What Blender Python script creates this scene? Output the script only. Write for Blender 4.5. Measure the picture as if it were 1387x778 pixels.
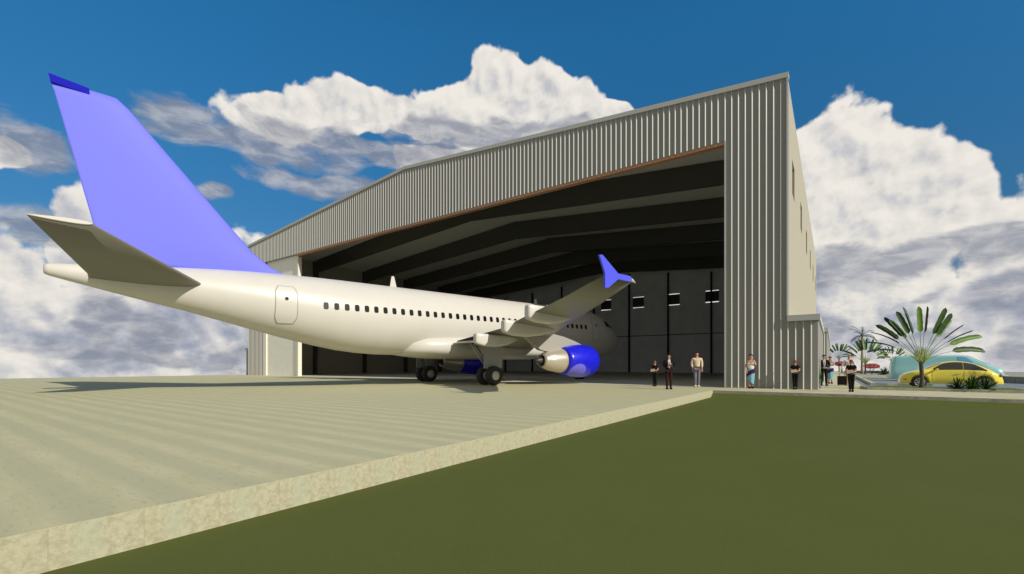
import bpy, bmesh, math, random
from mathutils import Vector, Matrix, Quaternion
R = math.radians
random.seed(7)
scene = bpy.context.scene
C = scene.collection
for o in list(bpy.data.objects):
    bpy.data.objects.remove(o)

# ------------------------------------------------------------------ camera
CAM_H = 1.21
YAW = 35.33
cam_d = bpy.data.cameras.new('camera')
cam = bpy.data.objects.new('camera', cam_d); C.objects.link(cam)
cam.location = (0, 0, CAM_H)
cam.rotation_euler = (R(90), 0, R(YAW))
cam_d.sensor_width = 36
cam_d.lens = 613 / 1387 * 36
cam_d.shift_y = 106 / 1387
cam_d.clip_end = 2000
cam_d.clip_start = 0.05
scene.camera = cam

# ------------------------------------------------------------------ sun
TO_SUN = Vector((9.4, -1.4, 5.8)).normalized()
SUN_EL = math.asin(TO_SUN.z)
SUN_AZ = math.atan2(TO_SUN.x, TO_SUN.y)
sl = bpy.data.lights.new('sun', 'SUN')
sl.energy = 4.4; sl.angle = R(0.5); sl.color = (1.0, 0.93, 0.81)
so = bpy.data.objects.new('sun', sl); C.objects.link(so)
so.rotation_euler = TO_SUN.to_track_quat('Z', 'Y').to_euler()
so.location = (30, -10, 40)
scene.view_settings.view_transform = 'Standard'
scene.view_settings.look = 'None'
scene.view_settings.exposure = 0
scene.view_settings.gamma = 1
scene.view_settings.use_curve_mapping = False
scene.cycles.max_bounces = 8; scene.cycles.diffuse_bounces = 7; scene.cycles.glossy_bounces = 3


# ------------------------------------------------------------------ world sky with clouds
class NT:
    """tiny helper around a node tree"""
    def __init__(s, tree): s.t = tree; s.n = tree.nodes; s.l = tree.links
    def new(s, typ, **kw):
        n = s.n.new(typ)
        for k, v in kw.items(): setattr(n, k, v)
        return n
    def put(s, sock, v):
        if hasattr(v, 'is_linked') or isinstance(v, bpy.types.NodeSocket): s.l.new(v, sock)
        elif v is not None: sock.default_value = v
    def m(s, op, a, b=None, c=None, clamp=False):
        n = s.new('ShaderNodeMath', operation=op, use_clamp=clamp)
        s.put(n.inputs[0], a)
        if b is not None: s.put(n.inputs[1], b)
        if c is not None: s.put(n.inputs[2], c)
        return n.outputs[0]
    def v(s, op, a, b=None, out=0):
        n = s.new('ShaderNodeVectorMath', operation=op)
        s.put(n.inputs[0], a)
        if b is not None: s.put(n.inputs[1], b)
        return n.outputs[out]
    def mix(s, f, a, b):
        n = s.new('ShaderNodeMix', data_type='RGBA')
        s.put(n.inputs[0], f); s.put(n.inputs[6], a); s.put(n.inputs[7], b)
        return n.outputs[2]
    def ramp01(s, x, lo, hi):
        n = s.new('ShaderNodeMapRange', interpolation_type='SMOOTHSTEP')
        s.put(n.inputs[0], x); n.inputs[1].default_value = lo; n.inputs[2].default_value = hi
        return n.outputs[0]
    def noise(s, vec, scale, detail=6, rough=.55, dist=0.0, col=False, dim='3D'):
        n = s.new('ShaderNodeTexNoise', noise_dimensions=dim)
        s.put(n.inputs['Vector'], vec)
        n.inputs['Scale'].default_value = scale; n.inputs['Detail'].default_value = detail
        n.inputs['Roughness'].default_value = rough; n.inputs['Distortion'].default_value = dist
        return n.outputs[1 if col else 0]


def direction(px, py):
    """azimuth from +Y and elevation, in radians, of a direction measured on the photograph"""
    return (math.atan((px - 693.5) / 613) - R(YAW), math.atan((495 - py) / math.hypot(613, px - 693.5)))


def ell(x0, y0, x1, y1):
    a0, e0 = direction(x0, (y0 + y1) / 2); a1, _ = direction(x1, (y0 + y1) / 2)
    _, et = direction((x0 + x1) / 2, y0); _, eb = direction((x0 + x1) / 2, y1)
    return ((a0 + a1) / 2, (et + eb) / 2, (a1 - a0) / 2, (et - eb) / 2)


# cumulus banks (white, puffy)
WHITE = [ell(610, 70, 750, 200), ell(550, 100, 700, 190), ell(680, 80, 795, 195), ell(735, 105, 812, 190),
         ell(285, 124, 450, 190), ell(395, 120, 545, 185), ell(450, 112, 535, 175), ell(490, 124, 620, 185), ell(785, 145, 850, 175),
         ell(530, 196, 650, 245), ell(610, 180, 740, 212),
         ell(-260, 300, 150, 760), ell(30, 280, 340, 760), ell(180, 330, 420, 760), ell(60, 268, 190, 420), ell(-60, 320, 420, 760), ell(-120, 300, 60, 460),
         ell(-60, 195, 55, 242),
         ell(1030, 140, 1220, 380), ell(1110, 160, 1320, 350), ell(1200, 178, 1345, 350), ell(1060, 230, 1330, 520), ell(1060, 360, 1400, 700),
         ell(1250, 270, 1560, 660), ell(1180, 380, 1560, 700),
         ell(1540, 60, 2200, 600), ell(340, 340, 1110, 640), ell(-900, 280, -300, 600),
         (2.45, .30, 1.45, .75), (-2.75, .30, .80, .75)]      # last two: unseen banks added behind the viewer for neutral ambient light
# grey sheets and shaded cloud in front of them
GREY = [ell(180, 132, 310, 190), ell(170, 172, 480, 220), ell(290, 182, 720, 224), ell(470, 158, 860, 200), ell(330, 232, 540, 264),
        ell(-20, 148, 130, 232), ell(-60, 272, 130, 328), ell(250, 250, 320, 275), ell(110, 225, 250, 250),
        ell(98, 395, 172, 490), ell(-40, 466, 350, 500), ell(160, 425, 245, 500), ell(40, 450, 130, 490), ell(262, 455, 345, 505),
        ell(1075, 328, 1210, 395), ell(1130, 318, 1320, 385), ell(1230, 298, 1480, 380), ell(1290, 362, 1460, 440), ell(1225, 384, 1300, 404),
        ell(1080, 420, 1160, 470), ell(1180, 440, 1300, 480), ell(1330, 440, 1440, 500)]


def blobs(nt, P, lst):
    acc = None
    for (cx, cy, rx, ry) in lst:
        q = nt.v('MULTIPLY', nt.v('SUBTRACT', P, (cx, cy, 0)), (1 / rx, 1 / ry, 0))
        L = nt.v('LENGTH', q, out=1)
        d = nt.m('SUBTRACT', 1.0, L)
        acc = d if acc is None else nt.m('MAXIMUM', acc, d)
    return nt.m('MAXIMUM', acc, -1.0)


def cumulus(nt, P):
    """density of the cumulus banks at P = (azimuth, elevation), and the fractal noise it was built from"""
    w = nt.v('SCALE', nt.v('SUBTRACT', nt.noise(P, 5, 2, .5, 0, True, '2D'), (.5, .5, .5)))
    w.node.inputs[3].default_value = .07
    B = blobs(nt, nt.v('ADD', P, w), WHITE)
    n1 = nt.noise(P, 15, 6, .50, .05, False, '2D')
    puff = nt.m('SUBTRACT', .42, puffs(nt, P, 'F1', 14, 2.0))
    d = nt.m('ADD', nt.m('MULTIPLY', B, .9), nt.m('MULTIPLY', nt.m('SUBTRACT', n1, .5), .62))
    sp2 = nt.new('ShaderNodeSeparateXYZ'); nt.l.new(P, sp2.inputs[0])
    d = nt.m('ADD', d, nt.m('MULTIPLY', nt.ramp01(sp2.outputs[1], .13, .02), .7))     # bank along the horizon
    return nt.m('ADD', d, nt.m('MULTIPLY', puff, .50)), n1


def puffs(nt, P, feat, sc_, det):
    vo = nt.new('ShaderNodeTexVoronoi', feature=feat, voronoi_dimensions='2D'); nt.put(vo.inputs['Vector'], P)
    vo.inputs['Scale'].default_value = sc_; vo.inputs['Detail'].default_value = det
    vo.inputs['Roughness'].default_value = .55; vo.normalize = True
    return vo.outputs['Distance']


world = bpy.data.worlds.new('World'); scene.world = world
world.use_nodes = True
world.cycles.sampling_method = 'MANUAL'; world.cycles.sample_map_resolution = 512
wt = NT(world.node_tree)
wt.n.clear()
geo = wt.new('ShaderNodeTexCoord')
dirv = geo.outputs['Generated']
sp = wt.new('ShaderNodeSeparateXYZ'); wt.l.new(dirv, sp.inputs[0])
az = wt.m('ARCTAN2', sp.outputs[0], sp.outputs[1])
el = wt.m('ARCSINE', sp.outputs[2])
cb = wt.new('ShaderNodeCombineXYZ'); wt.l.new(az, cb.inputs[0]); wt.l.new(el, cb.inputs[1])
P = cb.outputs[0]
sky = wt.new('ShaderNodeTexSky', sky_type='NISHITA')
sky.sun_disc = False; sky.sun_elevation = SUN_EL; sky.sun_rotation = SUN_AZ
sky.altitude = 200; sky.air_density = 1.0; sky.dust_density = .2; sky.ozone_density = 2.5
SKYTINT = (0.22, 0.98, 1.28, 1)
elr = wt.new('ShaderNodeMapRange'); wt.l.new(el, elr.inputs[0])
for k_, v_ in ((1, 0.0), (2, .62), (3, 0.0), (4, 1.0)): elr.inputs[k_].default_value = v_
tn = wt.new('ShaderNodeMix', data_type='RGBA', blend_type='MULTIPLY'); tn.inputs[0].default_value = 1
wt.l.new(sky.outputs[0], tn.inputs[6]); wt.l.new(wt.mix(elr.outputs[0], (.237, .30, .395, 1), SKYTINT), tn.inputs[7])
skycol = tn.outputs[2]
D0, N0 = cumulus(wt, P)
maskW = wt.ramp01(D0, .0, .13)
# relief of the billows: the same field a little towards the sun
e1 = wt.m('SUBTRACT', N0, wt.noise(wt.v('ADD', P, (.010, .012, 0)), 15, 6, .50, .05, False, '2D'))
wv = wt.v('SCALE', wt.v('SUBTRACT', wt.noise(P, 20, 2, .55, 0, True, '2D'), (.5, .5, .5))); wv.node.inputs[3].default_value = .035
Pw = wt.v('ADD', P, wv)
e2 = wt.m('SUBTRACT', puffs(wt, wt.v('ADD', Pw, (.012, .016, 0)), 'F1', 13, 1.0), puffs(wt, Pw, 'F1', 13, 1.0))
edge = wt.ramp01(D0, .45, .02)       # thin rims towards the sky are bright
lit = wt.m('ADD', .83, wt.m('ADD', wt.m('MULTIPLY', e1, 1.25), wt.m('MULTIPLY', e2, .5)))
lit = wt.m('ADD', lit, wt.m('MULTIPLY', edge, .10))
# grey bellies: broad noise, stronger low in the sky
belly = wt.noise(wt.v('MULTIPLY', P, (1, 1.6, 1)), 4.6, 6, .58, .15, False, '2D')
bel = wt.ramp01(belly, .38, .62)
low = wt.ramp01(el, .25, .08)
low_m = wt.m('MULTIPLY', wt.m('MULTIPLY', bel, low), .42)
low_m = wt.m('MULTIPLY', low_m, wt.ramp01(D0, .0, .5))
lit = wt.m('SUBTRACT', lit, low_m)
lit = wt.m('MULTIPLY', lit, 1.0, clamp=True)
K = 10.0   # the background strength is 0.1
cr = wt.new('ShaderNodeValToRGB')
wt.l.new(lit, cr.inputs[0])
e = cr.color_ramp.elements
e[0].position = 0.0; e[0].color = (.19, .225, .32, 1)
e[1].position = 1.0; e[1].color = (.86, .82, .76, 1)
for p_, c_ in ((.35, (.36, .39, .47, 1)), (.6, (.57, .57, .60, 1)), (.8, (.76, .735, .69, 1))):
    x = e.new(p_); x.color = c_
sc = wt.v('SCALE', cr.outputs[0]); sc.node.inputs[3].default_value = K
# grey sheets
Pst = wt.v('MULTIPLY', P, (1, 2.6, 1))
ng = wt.noise(Pst, 6, 6, .62, .5, False, '2D')
warp = wt.v('SCALE', wt.v('SUBTRACT', wt.noise(P, 7, 2, .5, 0, True, '2D'), (.5, .5, .5))); warp.node.inputs[3].default_value = .07
BG = blobs(wt, wt.v('ADD', P, warp), GREY)
dg = wt.m('ADD', wt.m('MULTIPLY', BG, 1.0), wt.m('MULTIPLY', wt.m('SUBTRACT', ng, .46), 1.6))
maskG = wt.m('MULTIPLY', wt.ramp01(dg, .0, .50), .80)
gl = wt.ramp01(wt.noise(Pst, 16, 5, .6, .3, False, '2D'), .35, .75)
gcol = wt.v('SCALE', wt.mix(gl, (.235, .262, .335, 1), (.50, .505, .53, 1))); gcol.node.inputs[3].default_value = K
# cloud colour dimmed behind the viewer, out of view, to lower the fill light
front = wt.ramp01(wt.m('COSINE', wt.m('ADD', az, .62)), -.15, .55)
dk = wt.v('SCALE', sc); wt.l.new(wt.m('ADD', .55, wt.m('MULTIPLY', front, .45)), dk.node.inputs[3])
col = wt.mix(maskW, skycol, dk)
col = wt.mix(maskG, col, gcol)
bgd = wt.new('ShaderNodeBackground'); bgd.inputs[1].default_value = 0.1
wt.l.new(col, bgd.inputs[0])
wo = wt.new('ShaderNodeOutputWorld'); wt.l.new(bgd.outputs[0], wo.inputs[0])


# ------------------------------------------------------------------ materials
def mat(name, col, rough=.6, metal=0.0, spec=.5, var=0.0, vscale=5.0, bump=0.0, bscale=40.0, coat=0.0, alpha=None, trans=0.0):
    m = bpy.data.materials.new(name); m.use_nodes = True
    nt = NT(m.node_tree); b = nt.n['Principled BSDF']
    b.inputs['Base Color'].default_value = (*col, 1); b.inputs['Roughness'].default_value = rough
    b.inputs['Metallic'].default_value = metal; b.inputs['Specular IOR Level'].default_value = spec
    b.inputs['Coat Weight'].default_value = coat; b.inputs['Coat Roughness'].default_value = .08
    b.inputs['Transmission Weight'].default_value = trans
    tc = nt.new('ShaderNodeTexCoord').outputs['Object']
    if var > 0:
        n = nt.noise(tc, vscale, 6, .6)
        lo = tuple(max(0, c * (1 - var)) for c in col) + (1,); hi = tuple(min(1, c * (1 + var)) for c in col) + (1,)
        nt.l.new(nt.mix(nt.ramp01(n, .3, .7), lo, hi), b.inputs['Base Color'])
    if bump > 0:
        bp = nt.new('ShaderNodeBump'); bp.inputs['Strength'].default_value = bump; bp.inputs['Distance'].default_value = .02
        nt.l.new(nt.noise(tc, bscale, 4, .6), bp.inputs['Height']); nt.l.new(bp.outputs[0], b.inputs['Normal'])
    return m


def concrete_slab_mat():
    """cast slab: the formwork print repeats every 0.575 m along Y"""
    m = bpy.data.materials.new('apron_concrete'); m.use_nodes = True
    nt = NT(m.node_tree); b = nt.n['Principled BSDF']
    b.inputs['Roughness'].default_value = .85; b.inputs['Specular IOR Level'].default_value = .15
    tc = nt.new('ShaderNodeTexCoord').outputs['Object']
    s = nt.new('ShaderNodeSeparateXYZ'); nt.l.new(tc, s.inputs[0])
    PER = .575
    def tile(c, off=0.0):
        return nt.m('FRACT', nt.m('DIVIDE', nt.m('ADD', c, 100 + off), PER))
    def cell(c, off=0.0):
        return nt.m('FLOOR', nt.m('DIVIDE', nt.m('ADD', c, 100 + off), PER))
    # slow wobble so that rows are not ruler straight
    wob = nt.m('MULTIPLY', nt.m('SUBTRACT', nt.noise(tc, .5, 2, .5), .5), .10)
    y = nt.m('ADD', s.outputs[1], -.12)
    yw = nt.m('ADD', y, wob)
    fy = tile(yw)
    band = nt.m('ABSOLUTE', nt.m('SUBTRACT', fy, .5))          # 0 centre .5 seam
    cv = nt.new('ShaderNodeCombineXYZ')
    nt.l.new(nt.m('MULTIPLY', s.outputs[0], .45), cv.inputs[0]); nt.l.new(nt.m('MULTIPLY', nt.m('ADD', s.outputs[1], s.outputs[2]), 1.9), cv.inputs[1]); nt.l.new(s.outputs[2], cv.inputs[2])
    n1 = nt.noise(cv.outputs[0], 2.2, 8, .62, .3)
    n2 = nt.noise(cv.outputs[0], 11.0, 6, .7, .2)
    n3 = nt.noise(tc, .12, 3, .5)
    # periodic stain (the same print in every tile, for edge and top)
    pc = nt.new('ShaderNodeCombineXYZ'); nt.l.new(tile(y), pc.inputs[0]); nt.l.new(nt.m('MULTIPLY', s.outputs[2], 1.7), pc.inputs[1])
    n4 = nt.noise(pc.outputs[0], 7.5, 9, .75, .3)
    isface = nt.m('LESS_THAN', s.outputs[2], -.003)
    A = nt.mix(nt.ramp01(n1, .30, .72), (.475, .455, .275, 1), (.54, .51, .32, 1))
    A = nt.mix(nt.m('MULTIPLY', nt.ramp01(band, .40, .12), .85), A, (.43, .425, .27, 1))    # greenish middle of each print
    A = nt.mix(nt.m('MULTIPLY', nt.ramp01(n2, .52, .70), .6), A, (.35, .30, .19, 1))
    A = nt.mix(nt.m('MULTIPLY', nt.ramp01(n3, .35, .7), .15), A, (.60, .53, .33, 1))
    # edge face: paler, with pits and print marks
    F = nt.mix(nt.ramp01(n4, .35, .62), (.34, .32, .215, 1), (.46, .44, .31, 1))
    band2 = nt.m('ABSOLUTE', nt.m('SUBTRACT', tile(y), .40))
    F = nt.mix(nt.m('MULTIPLY', nt.ramp01(band2, .22, .06), .45), F, (.38, .42, .31, 1))
    F = nt.mix(nt.m('MULTIPLY', nt.ramp01(nt.noise(pc.outputs[0], 17, 6, .75, .6), .56, .68), .55), F, (.22, .19, .10, 1))
    seam = nt.m('LESS_THAN', tile(y), .012)
    F = nt.mix(nt.m('MULTIPLY', seam, .35), F, (.22, .19, .11, 1))
    F = nt.mix(nt.m('MULTIPLY', nt.ramp01(n1, .35, .75), .25), F, (.40, .37, .23, 1))
    nt.l.new(nt.mix(isface, A, F), b.inputs['Base Color'])
    bp = nt.new('ShaderNodeBump'); bp.inputs['Strength'].default_value = .35; bp.inputs['Distance'].default_value = .01
    nt.l.new(n2, bp.inputs['Height']); nt.l.new(bp.outputs[0], b.inputs['Normal'])
    return m


M = {}
M['apron'] = concrete_slab_mat()
M['walk'] = mat('walk_concrete', (.50, .47, .31), .85, spec=.15, var=.10, vscale=1.2, bump=.2)
M['kerbface'] = mat('kerb_concrete', (.36, .36, .30), .9, spec=.1, var=.18, vscale=6, bump=.3)
M['kerblight'] = mat('kerb_light', (.56, .54, .38), .85, spec=.1, var=.1)
M['floor'] = mat('hangar_floor', (.52, .53, .46), .8, spec=.2, var=.12, vscale=.5)
M['asphalt'] = mat('asphalt', (.20, .235, .27), .9, spec=.15, var=.16, vscale=3, bump=.3, bscale=80)
M['sidewalk'] = mat('far_pavement', (.33, .34, .27), .9, spec=.1, var=.12)


def grass_mat(name, a, b_, sc=3.0):
    m = bpy.data.materials.new(name); m.use_nodes = True
    nt = NT(m.node_tree); b = nt.n['Principled BSDF']
    b.inputs['Roughness'].default_value = .95; b.inputs['Specular IOR Level'].default_value = .05
    tc = nt.new('ShaderNodeTexCoord').outputs['Object']
    f = nt.m('ADD', nt.m('MULTIPLY', nt.noise(tc, sc * .25, 5, .65), .4), nt.m('MULTIPLY', nt.noise(tc, sc * 14, 5, .75), .6))
    nt.l.new(nt.mix(nt.ramp01(f, .36, .64), (*a, 1), (*b_, 1)), b.inputs['Base Color'])
    bp = nt.new('ShaderNodeBump'); bp.inputs['Strength'].default_value = .25; bp.inputs['Distance'].default_value = .02
    nt.l.new(nt.noise(tc, sc * 25, 4, .7), bp.inputs['Height']); nt.l.new(bp.outputs[0], b.inputs['Normal'])
    return m


M['grass'] = grass_mat('lawn', (.093, .108, .029), (.101, .116, .033))
M['turf'] = grass_mat('island_turf', (.09, .14, .03), (.13, .18, .045), 5)
M['cladding'] = mat('grey_cladding', (.275, .28, .265), .55, spec=.3, var=.05, vscale=8)
M['seam'] = mat('pale_seam', (.50, .50, .465), .5, spec=.3)
M['trimcap'] = mat('trim_cap', (.46, .47, .44), .5, spec=.3)
M['stucco'] = mat('cream_stucco', (.40, .38, .30), .9, spec=.1, var=.14, vscale=16, bump=.4, bscale=22)
M['panel'] = mat('white_panel', (.84, .84, .77), .6, spec=.3, var=.03, vscale=2)
M['post'] = mat('cream_post', (.78, .74, .62), .6, var=.08, vscale=9)
M['brown'] = mat('copper_track', (.46, .25, .14), .5, spec=.3)
M['inner'] = mat('inner_wall', (.80, .80, .76), .85, spec=.1, var=.05, vscale=1)
M['roofin'] = mat('roof_lining', (.66, .65, .60), .8, spec=.1)
M['steel'] = mat('dark_steel', (.075, .075, .066), .6, spec=.2)
M['colsteel'] = mat('column_steel', (.03, .03, .028), .6, spec=.2)
M['winglass'] = mat('window_dark', (.06, .065, .065), .2, spec=.5)
M['winframe'] = mat('window_frame', (.55, .58, .60), .5)
M['roofout'] = mat('roof_sheet', (.45, .45, .42), .5)

M['white'] = mat('aircraft_white', (.575, .56, .515), .38, spec=.4, var=.015, vscale=1.0)
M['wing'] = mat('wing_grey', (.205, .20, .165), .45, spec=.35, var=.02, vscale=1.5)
M['pylon'] = mat('pylon_grey', (.34, .33, .30), .5, spec=.3)
M['blue'] = mat('fin_blue', (.175, .19, .86), .55, spec=.15)
M['deepblue'] = mat('deep_blue', (.003, .003, .42), .6, spec=.1)
M['winglet'] = mat('winglet_blue', (.085, .10, .80), .4, spec=.3)
M['metal'] = mat('nozzle_metal', (.62, .57, .48), .32, metal=.55, spec=.5)
M['darkmetal'] = mat('dark_metal', (.05, .05, .05), .5, metal=.3)
M['gear'] = mat('gear_grey', (.30, .31, .31), .5, spec=.3)
M['tyre'] = mat('tyre', (.04, .04, .04), .8, spec=.2)
M['rim'] = mat('rim_grey', (.50, .50, .50), .4, metal=.2)
M['black'] = mat('cabin_glass', (.008, .010, .013), .15, spec=.5)
M['seal'] = mat('door_seal', (.28, .26, .22), .6)


def cowl_mat():
    m = mat('cowl_blue', (.010, .012, .62), .3, spec=.45, coat=.2)
    nt = NT(m.node_tree); b = nt.n['Principled BSDF']
    tc = nt.new('ShaderNodeTexCoord').outputs['Object']
    n = nt.noise(tc, 14, 5, .75)
    nt.l.new(nt.mix(nt.ramp01(n, .35, .65), (.006, .008, .50, 1), (.016, .020, .78, 1)), b.inputs['Base Color'])
    return m


M['cowl'] = cowl_mat()
M['lilac'] = mat('lilac_reflection', (.16, .15, .70), .35, spec=.4)  # colour of the ground reflection painted on the cowl


# ------------------------------------------------------------------ mesh helpers
class MB:
    def __init__(s): s.bm = bmesh.new(); s.mats = []
    def face(s, vs, mi=0, smooth=False):
        try:
            f = s.bm.faces.new(vs); f.material_index = mi; f.smooth = smooth; return f
        except ValueError: return None
    def box(s, x0, x1, y0, y1, z0, z1, mi=0, mx=None):
        v = [Vector((x, y, z)) for z in (z0, z1) for y in (y0, y1) for x in (x0, x1)]
        if mx is not None: v = [mx @ p for p in v]
        v = [s.bm.verts.new(p) for p in v]
        for q in ((0, 2, 3, 1), (4, 5, 7, 6), (0, 1, 5, 4), (2, 6, 7, 3), (0, 4, 6, 2), (1, 3, 7, 5)):
            s.face([v[i] for i in q], mi)
    def prism(s, poly, axis, a, b, mi=0, mis=None):
        """poly in the two other axes, extruded along axis from a to b"""
        def mk(p, t):
            if axis == 'x': return (t, p[0], p[1])
            if axis == 'y': return (p[0], t, p[1])
            return (p[0], p[1], t)
        A = [s.bm.verts.new(mk(p, a)) for p in poly]; B = [s.bm.verts.new(mk(p, b)) for p in poly]
        s.face(A, mi); s.face(B[::-1], mi)
        n = len(poly)
        for i in range(n):
            s.face([A[i], B[i], B[(i + 1) % n], A[(i + 1) % n]], mi if mis is None else mis[i])
    def loft(s, rings, mi=0, smooth=True, cap=True, closed=True):
        vr = [[s.bm.verts.new(p) for p in r] for r in rings]
        n = len(vr[0])
        for a, b in zip(vr[:-1], vr[1:]):
            for i in range(n if closed else n - 1):
                s.face([a[i], a[(i + 1) % n], b[(i + 1) % n], b[i]], mi, smooth)
        if cap and closed: s.face(vr[0][::-1], mi); s.face(vr[-1], mi)
        return vr
    def tube(s, a, b, r0, r1=None, n=10, mi=0, cap=True):
        a = Vector(a); b = Vector(b); r1 = r0 if r1 is None else r1
        q = (b - a).to_track_quat('Z', 'Y')
        rings = [[p + q @ Vector((r * math.cos(2 * math.pi * i / n), r * math.sin(2 * math.pi * i / n), 0)) for i in range(n)] for p, r in ((a, r0), (b, r1))]
        s.loft(rings, mi, True, cap)
    def lathe(s, prof, c, axis, n=28, mi=0, cap=True, squash=1.0):
        """prof: (distance along axis, radius)"""
        c = Vector(c); q = Vector(axis).to_track_quat('Z', 'Y'); rings = []
        for t, r in prof:
            rings.append([c + q @ Vector((r * math.cos(2 * math.pi * i / n), squash * r * math.sin(2 * math.pi * i / n), t)) for i in range(n)])
        s.loft(rings, mi, True, cap)
    def grid(s, pts, mi=0, smooth=True):
        v = [[s.bm.verts.new(p) for p in row] for row in pts]
        for i in range(len(v) - 1):
            for j in range(len(v[0]) - 1):
                s.face([v[i][j], v[i][j + 1], v[i + 1][j + 1], v[i + 1][j]], mi, smooth)
    def build(s, name, mats, parent=None, recalc=True, bevel=0):
        if recalc: bmesh.ops.recalc_face_normals(s.bm, faces=s.bm.faces)
        me = bpy.data.meshes.new(name); s.bm.to_mesh(me); s.bm.free()
        for m in (mats if isinstance(mats, (list, tuple)) else [mats]): me.materials.append(m)
        o = bpy.data.objects.new(name, me); C.objects.link(o)
        if parent: o.parent = parent
        if bevel:
            md = o.modifiers.new('bevel', 'BEVEL'); md.width = bevel; md.segments = 2; md.limit_method = 'ANGLE'
        return o


def tag(o, label=None, cat=None, group=None, kind=None):
    if label: o['label'] = label
    if cat: o['category'] = cat
    if group: o['group'] = group
    if kind: o['kind'] = kind
    return o


def thing(name, loc, rz, label, cat, group=None):
    o = bpy.data.objects.new(name, None); C.objects.link(o)
    o.location = loc; o.rotation_euler = (0, 0, rz); o.empty_display_size = .3
    return tag(o, label, cat, group)


def copy_tree(root):
    r = root.copy(); C.objects.link(r)
    for ch in root.children:
        c = ch.copy(); C.objects.link(c); c.parent = r
        for g in ch.children:
            d = g.copy(); C.objects.link(d); d.parent = c
    return r


def slab(name, x0, x1, y0, y1, z0, z1, m, label=None, bevel=0):
    b = MB(); b.box(x0, x1, y0, y1, z0, z1)
    o = b.build(name, m, bevel=bevel)
    return tag(o, kind='structure')


# ------------------------------------------------------------------ setting
AX = -4.75           # right edge of the apron
WY = 23.55           # front edge of the walkway
# ground: lawn with a short bank up to the walkway kerb
b = MB()
for (x0, x1, pts) in ((-61.5, 34, [(-14, -.32), (WY - .45, -.32), (WY - .02, -.135), (118, -.135)]),):
    top = [[(x, y, z) for x in (x0, AX - .5, 0, 8, 16, x1)] for y, z in pts]
    b.grid(top, 0, False)
    b.box(x0, x1, -14, 118, -2.0, -.40)
g = b.build('ground', M['grass']); tag(g, kind='structure')
slab('apron', -61.6, AX, -14, 27.05, -.9, 0, M['apron'])
slab('hangar_floor', -60.8, -.4, 27.05, 76.4, -.9, -.001, M['floor'])
slab('walkway', AX + .001, 22, WY, 28.6, -.6, .0, [M['walk']])
b = MB(); b.box(AX + .002, 22, WY - .012, WY - .001, -.2, -.012)
tag(b.build('walkway_kerb', M['kerbface']), kind='structure')
slab('path', -.56, 1.42, 28.6, 116, -.5, -.002, M['walk'])
slab('road', 1.424, 30, 28.62, 54, -.5, -.03, M['asphalt'])
slab('pavement', 1.424, 34, 54.01, 117, -.5, .05, M['sidewalk'])
# kerb line with light blocks
b = MB(); y = 36.2; i = 0
while y < 62:
    b.box(1.95, 2.17, y, y + .78, -.25, .11, i % 2); y += .8; i += 1
x = 2.2
while x < 4.6:
    b.box(x, x + .5, 35.95 - (x - 2.2) * .0, 36.15, -.25, .11, i % 2); x += .52; i += 1
tag(b.build('kerb', [M['kerblight'], M['kerbface']]), kind='structure')
# planted island: kerb ring with turf inside
b = MB()
b.prism([(1.42, 28.62), (7.1, 28.62), (7.1, 31.2), (2.4, 31.2), (1.15, 29.9)], 'z', -.2, .125)
tag(b.build('island_kerb', M['kerbface']), kind='structure')
b = MB()
b.prism([(1.55, 28.76), (6.96, 28.76), (6.96, 31.08), (2.45, 31.08), (1.35, 29.9)], 'z', .1, .133)
tag(b.build('island_turf', M['turf']), kind='structure')
# low boundary wall (a countable wall: its own thing)
b = MB()
WP = [(1.5, 85.0), (5.4, 84.0), (10.4, 45.5), (13.5, 38.5), (20, 37.5)]
def wall_strip(b, pts, th, z0, z1, mi=0):
    for (xa, ya), (xb, yb) in zip(pts[:-1], pts[1:]):
        d = Vector((xb - xa, yb - ya, 0)).normalized(); n = Vector((-d.y, d.x, 0)) * th / 2
        q = [Vector((xa, ya, 0)) + n, Vector((xb, yb, 0)) + n, Vector((xb, yb, 0)) - n, Vector((xa, ya, 0)) - n]
        b.prism([(p.x, p.y) for p in q], 'z', z0, z1, mi)
wall_strip(b, WP, .3, -.3, .42)
o = b.build('boundary_wall', mat('wall_grey', (.22, .235, .24), .9, var=.1))
tag(o, 'low grey boundary wall running behind the teal van and far palms', 'wall')

# ------------------------------------------------------------------ hangar
HX0, HX1, HY0, HY1 = -59.4, -1.9, 27.0, 76.3
EAVE, RIDGE, HEAD = 15.95, 18.45, 13.5
RX = (HX0 + HX1) / 2
OX0, OX1 = -48.4, -4.85       # door opening
PX0 = -55.7                   # end of clad wall on the far side
SP = .33
def roofz(x, off=0.0):
    return EAVE + (RIDGE - EAVE) * (1 - abs(x - RX) / ((HX1 - HX0) / 2)) + off

hangar = thing('aircraft_hangar', (RX, HY0, 0), 0, 'huge grey ribbed metal aircraft hangar with wide open front', 'hangar')
def hb(name, mb, m, parent=None):
    o = mb.build(name, m, parent or hangar)
    if parent is None:
        o.matrix_parent_inverse = Matrix.Translation((-RX, -HY0, 0))
    return o
def ribs(b, x0, x1, y, zb, zt, sp=SP, h=.05, mi=1):
    """vertical trapezoid ribs on a wall facing -Y; zb/zt are functions or numbers"""
    x = x0
    while x <= x1 + 1e-6:
        z0 = zb(x) if callable(zb) else zb
        pr = [(x - .030, y), (x - .020, y - h * .85), (x - .006, y - h * .85), (x + .034, y)]
        A = []; Bt = []
        for (px, py) in pr:
            A.append(b.bm.verts.new((px, py, z0))); Bt.append(b.bm.verts.new((px, py, (zt(px) if callable(zt) else zt))))
        for i in range(3): b.face([A[i], A[i + 1], Bt[i + 1], Bt[i]], mi)
        b.face(Bt[::-1], mi); b.face(A, mi)
        x += sp
TH = .35
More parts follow.
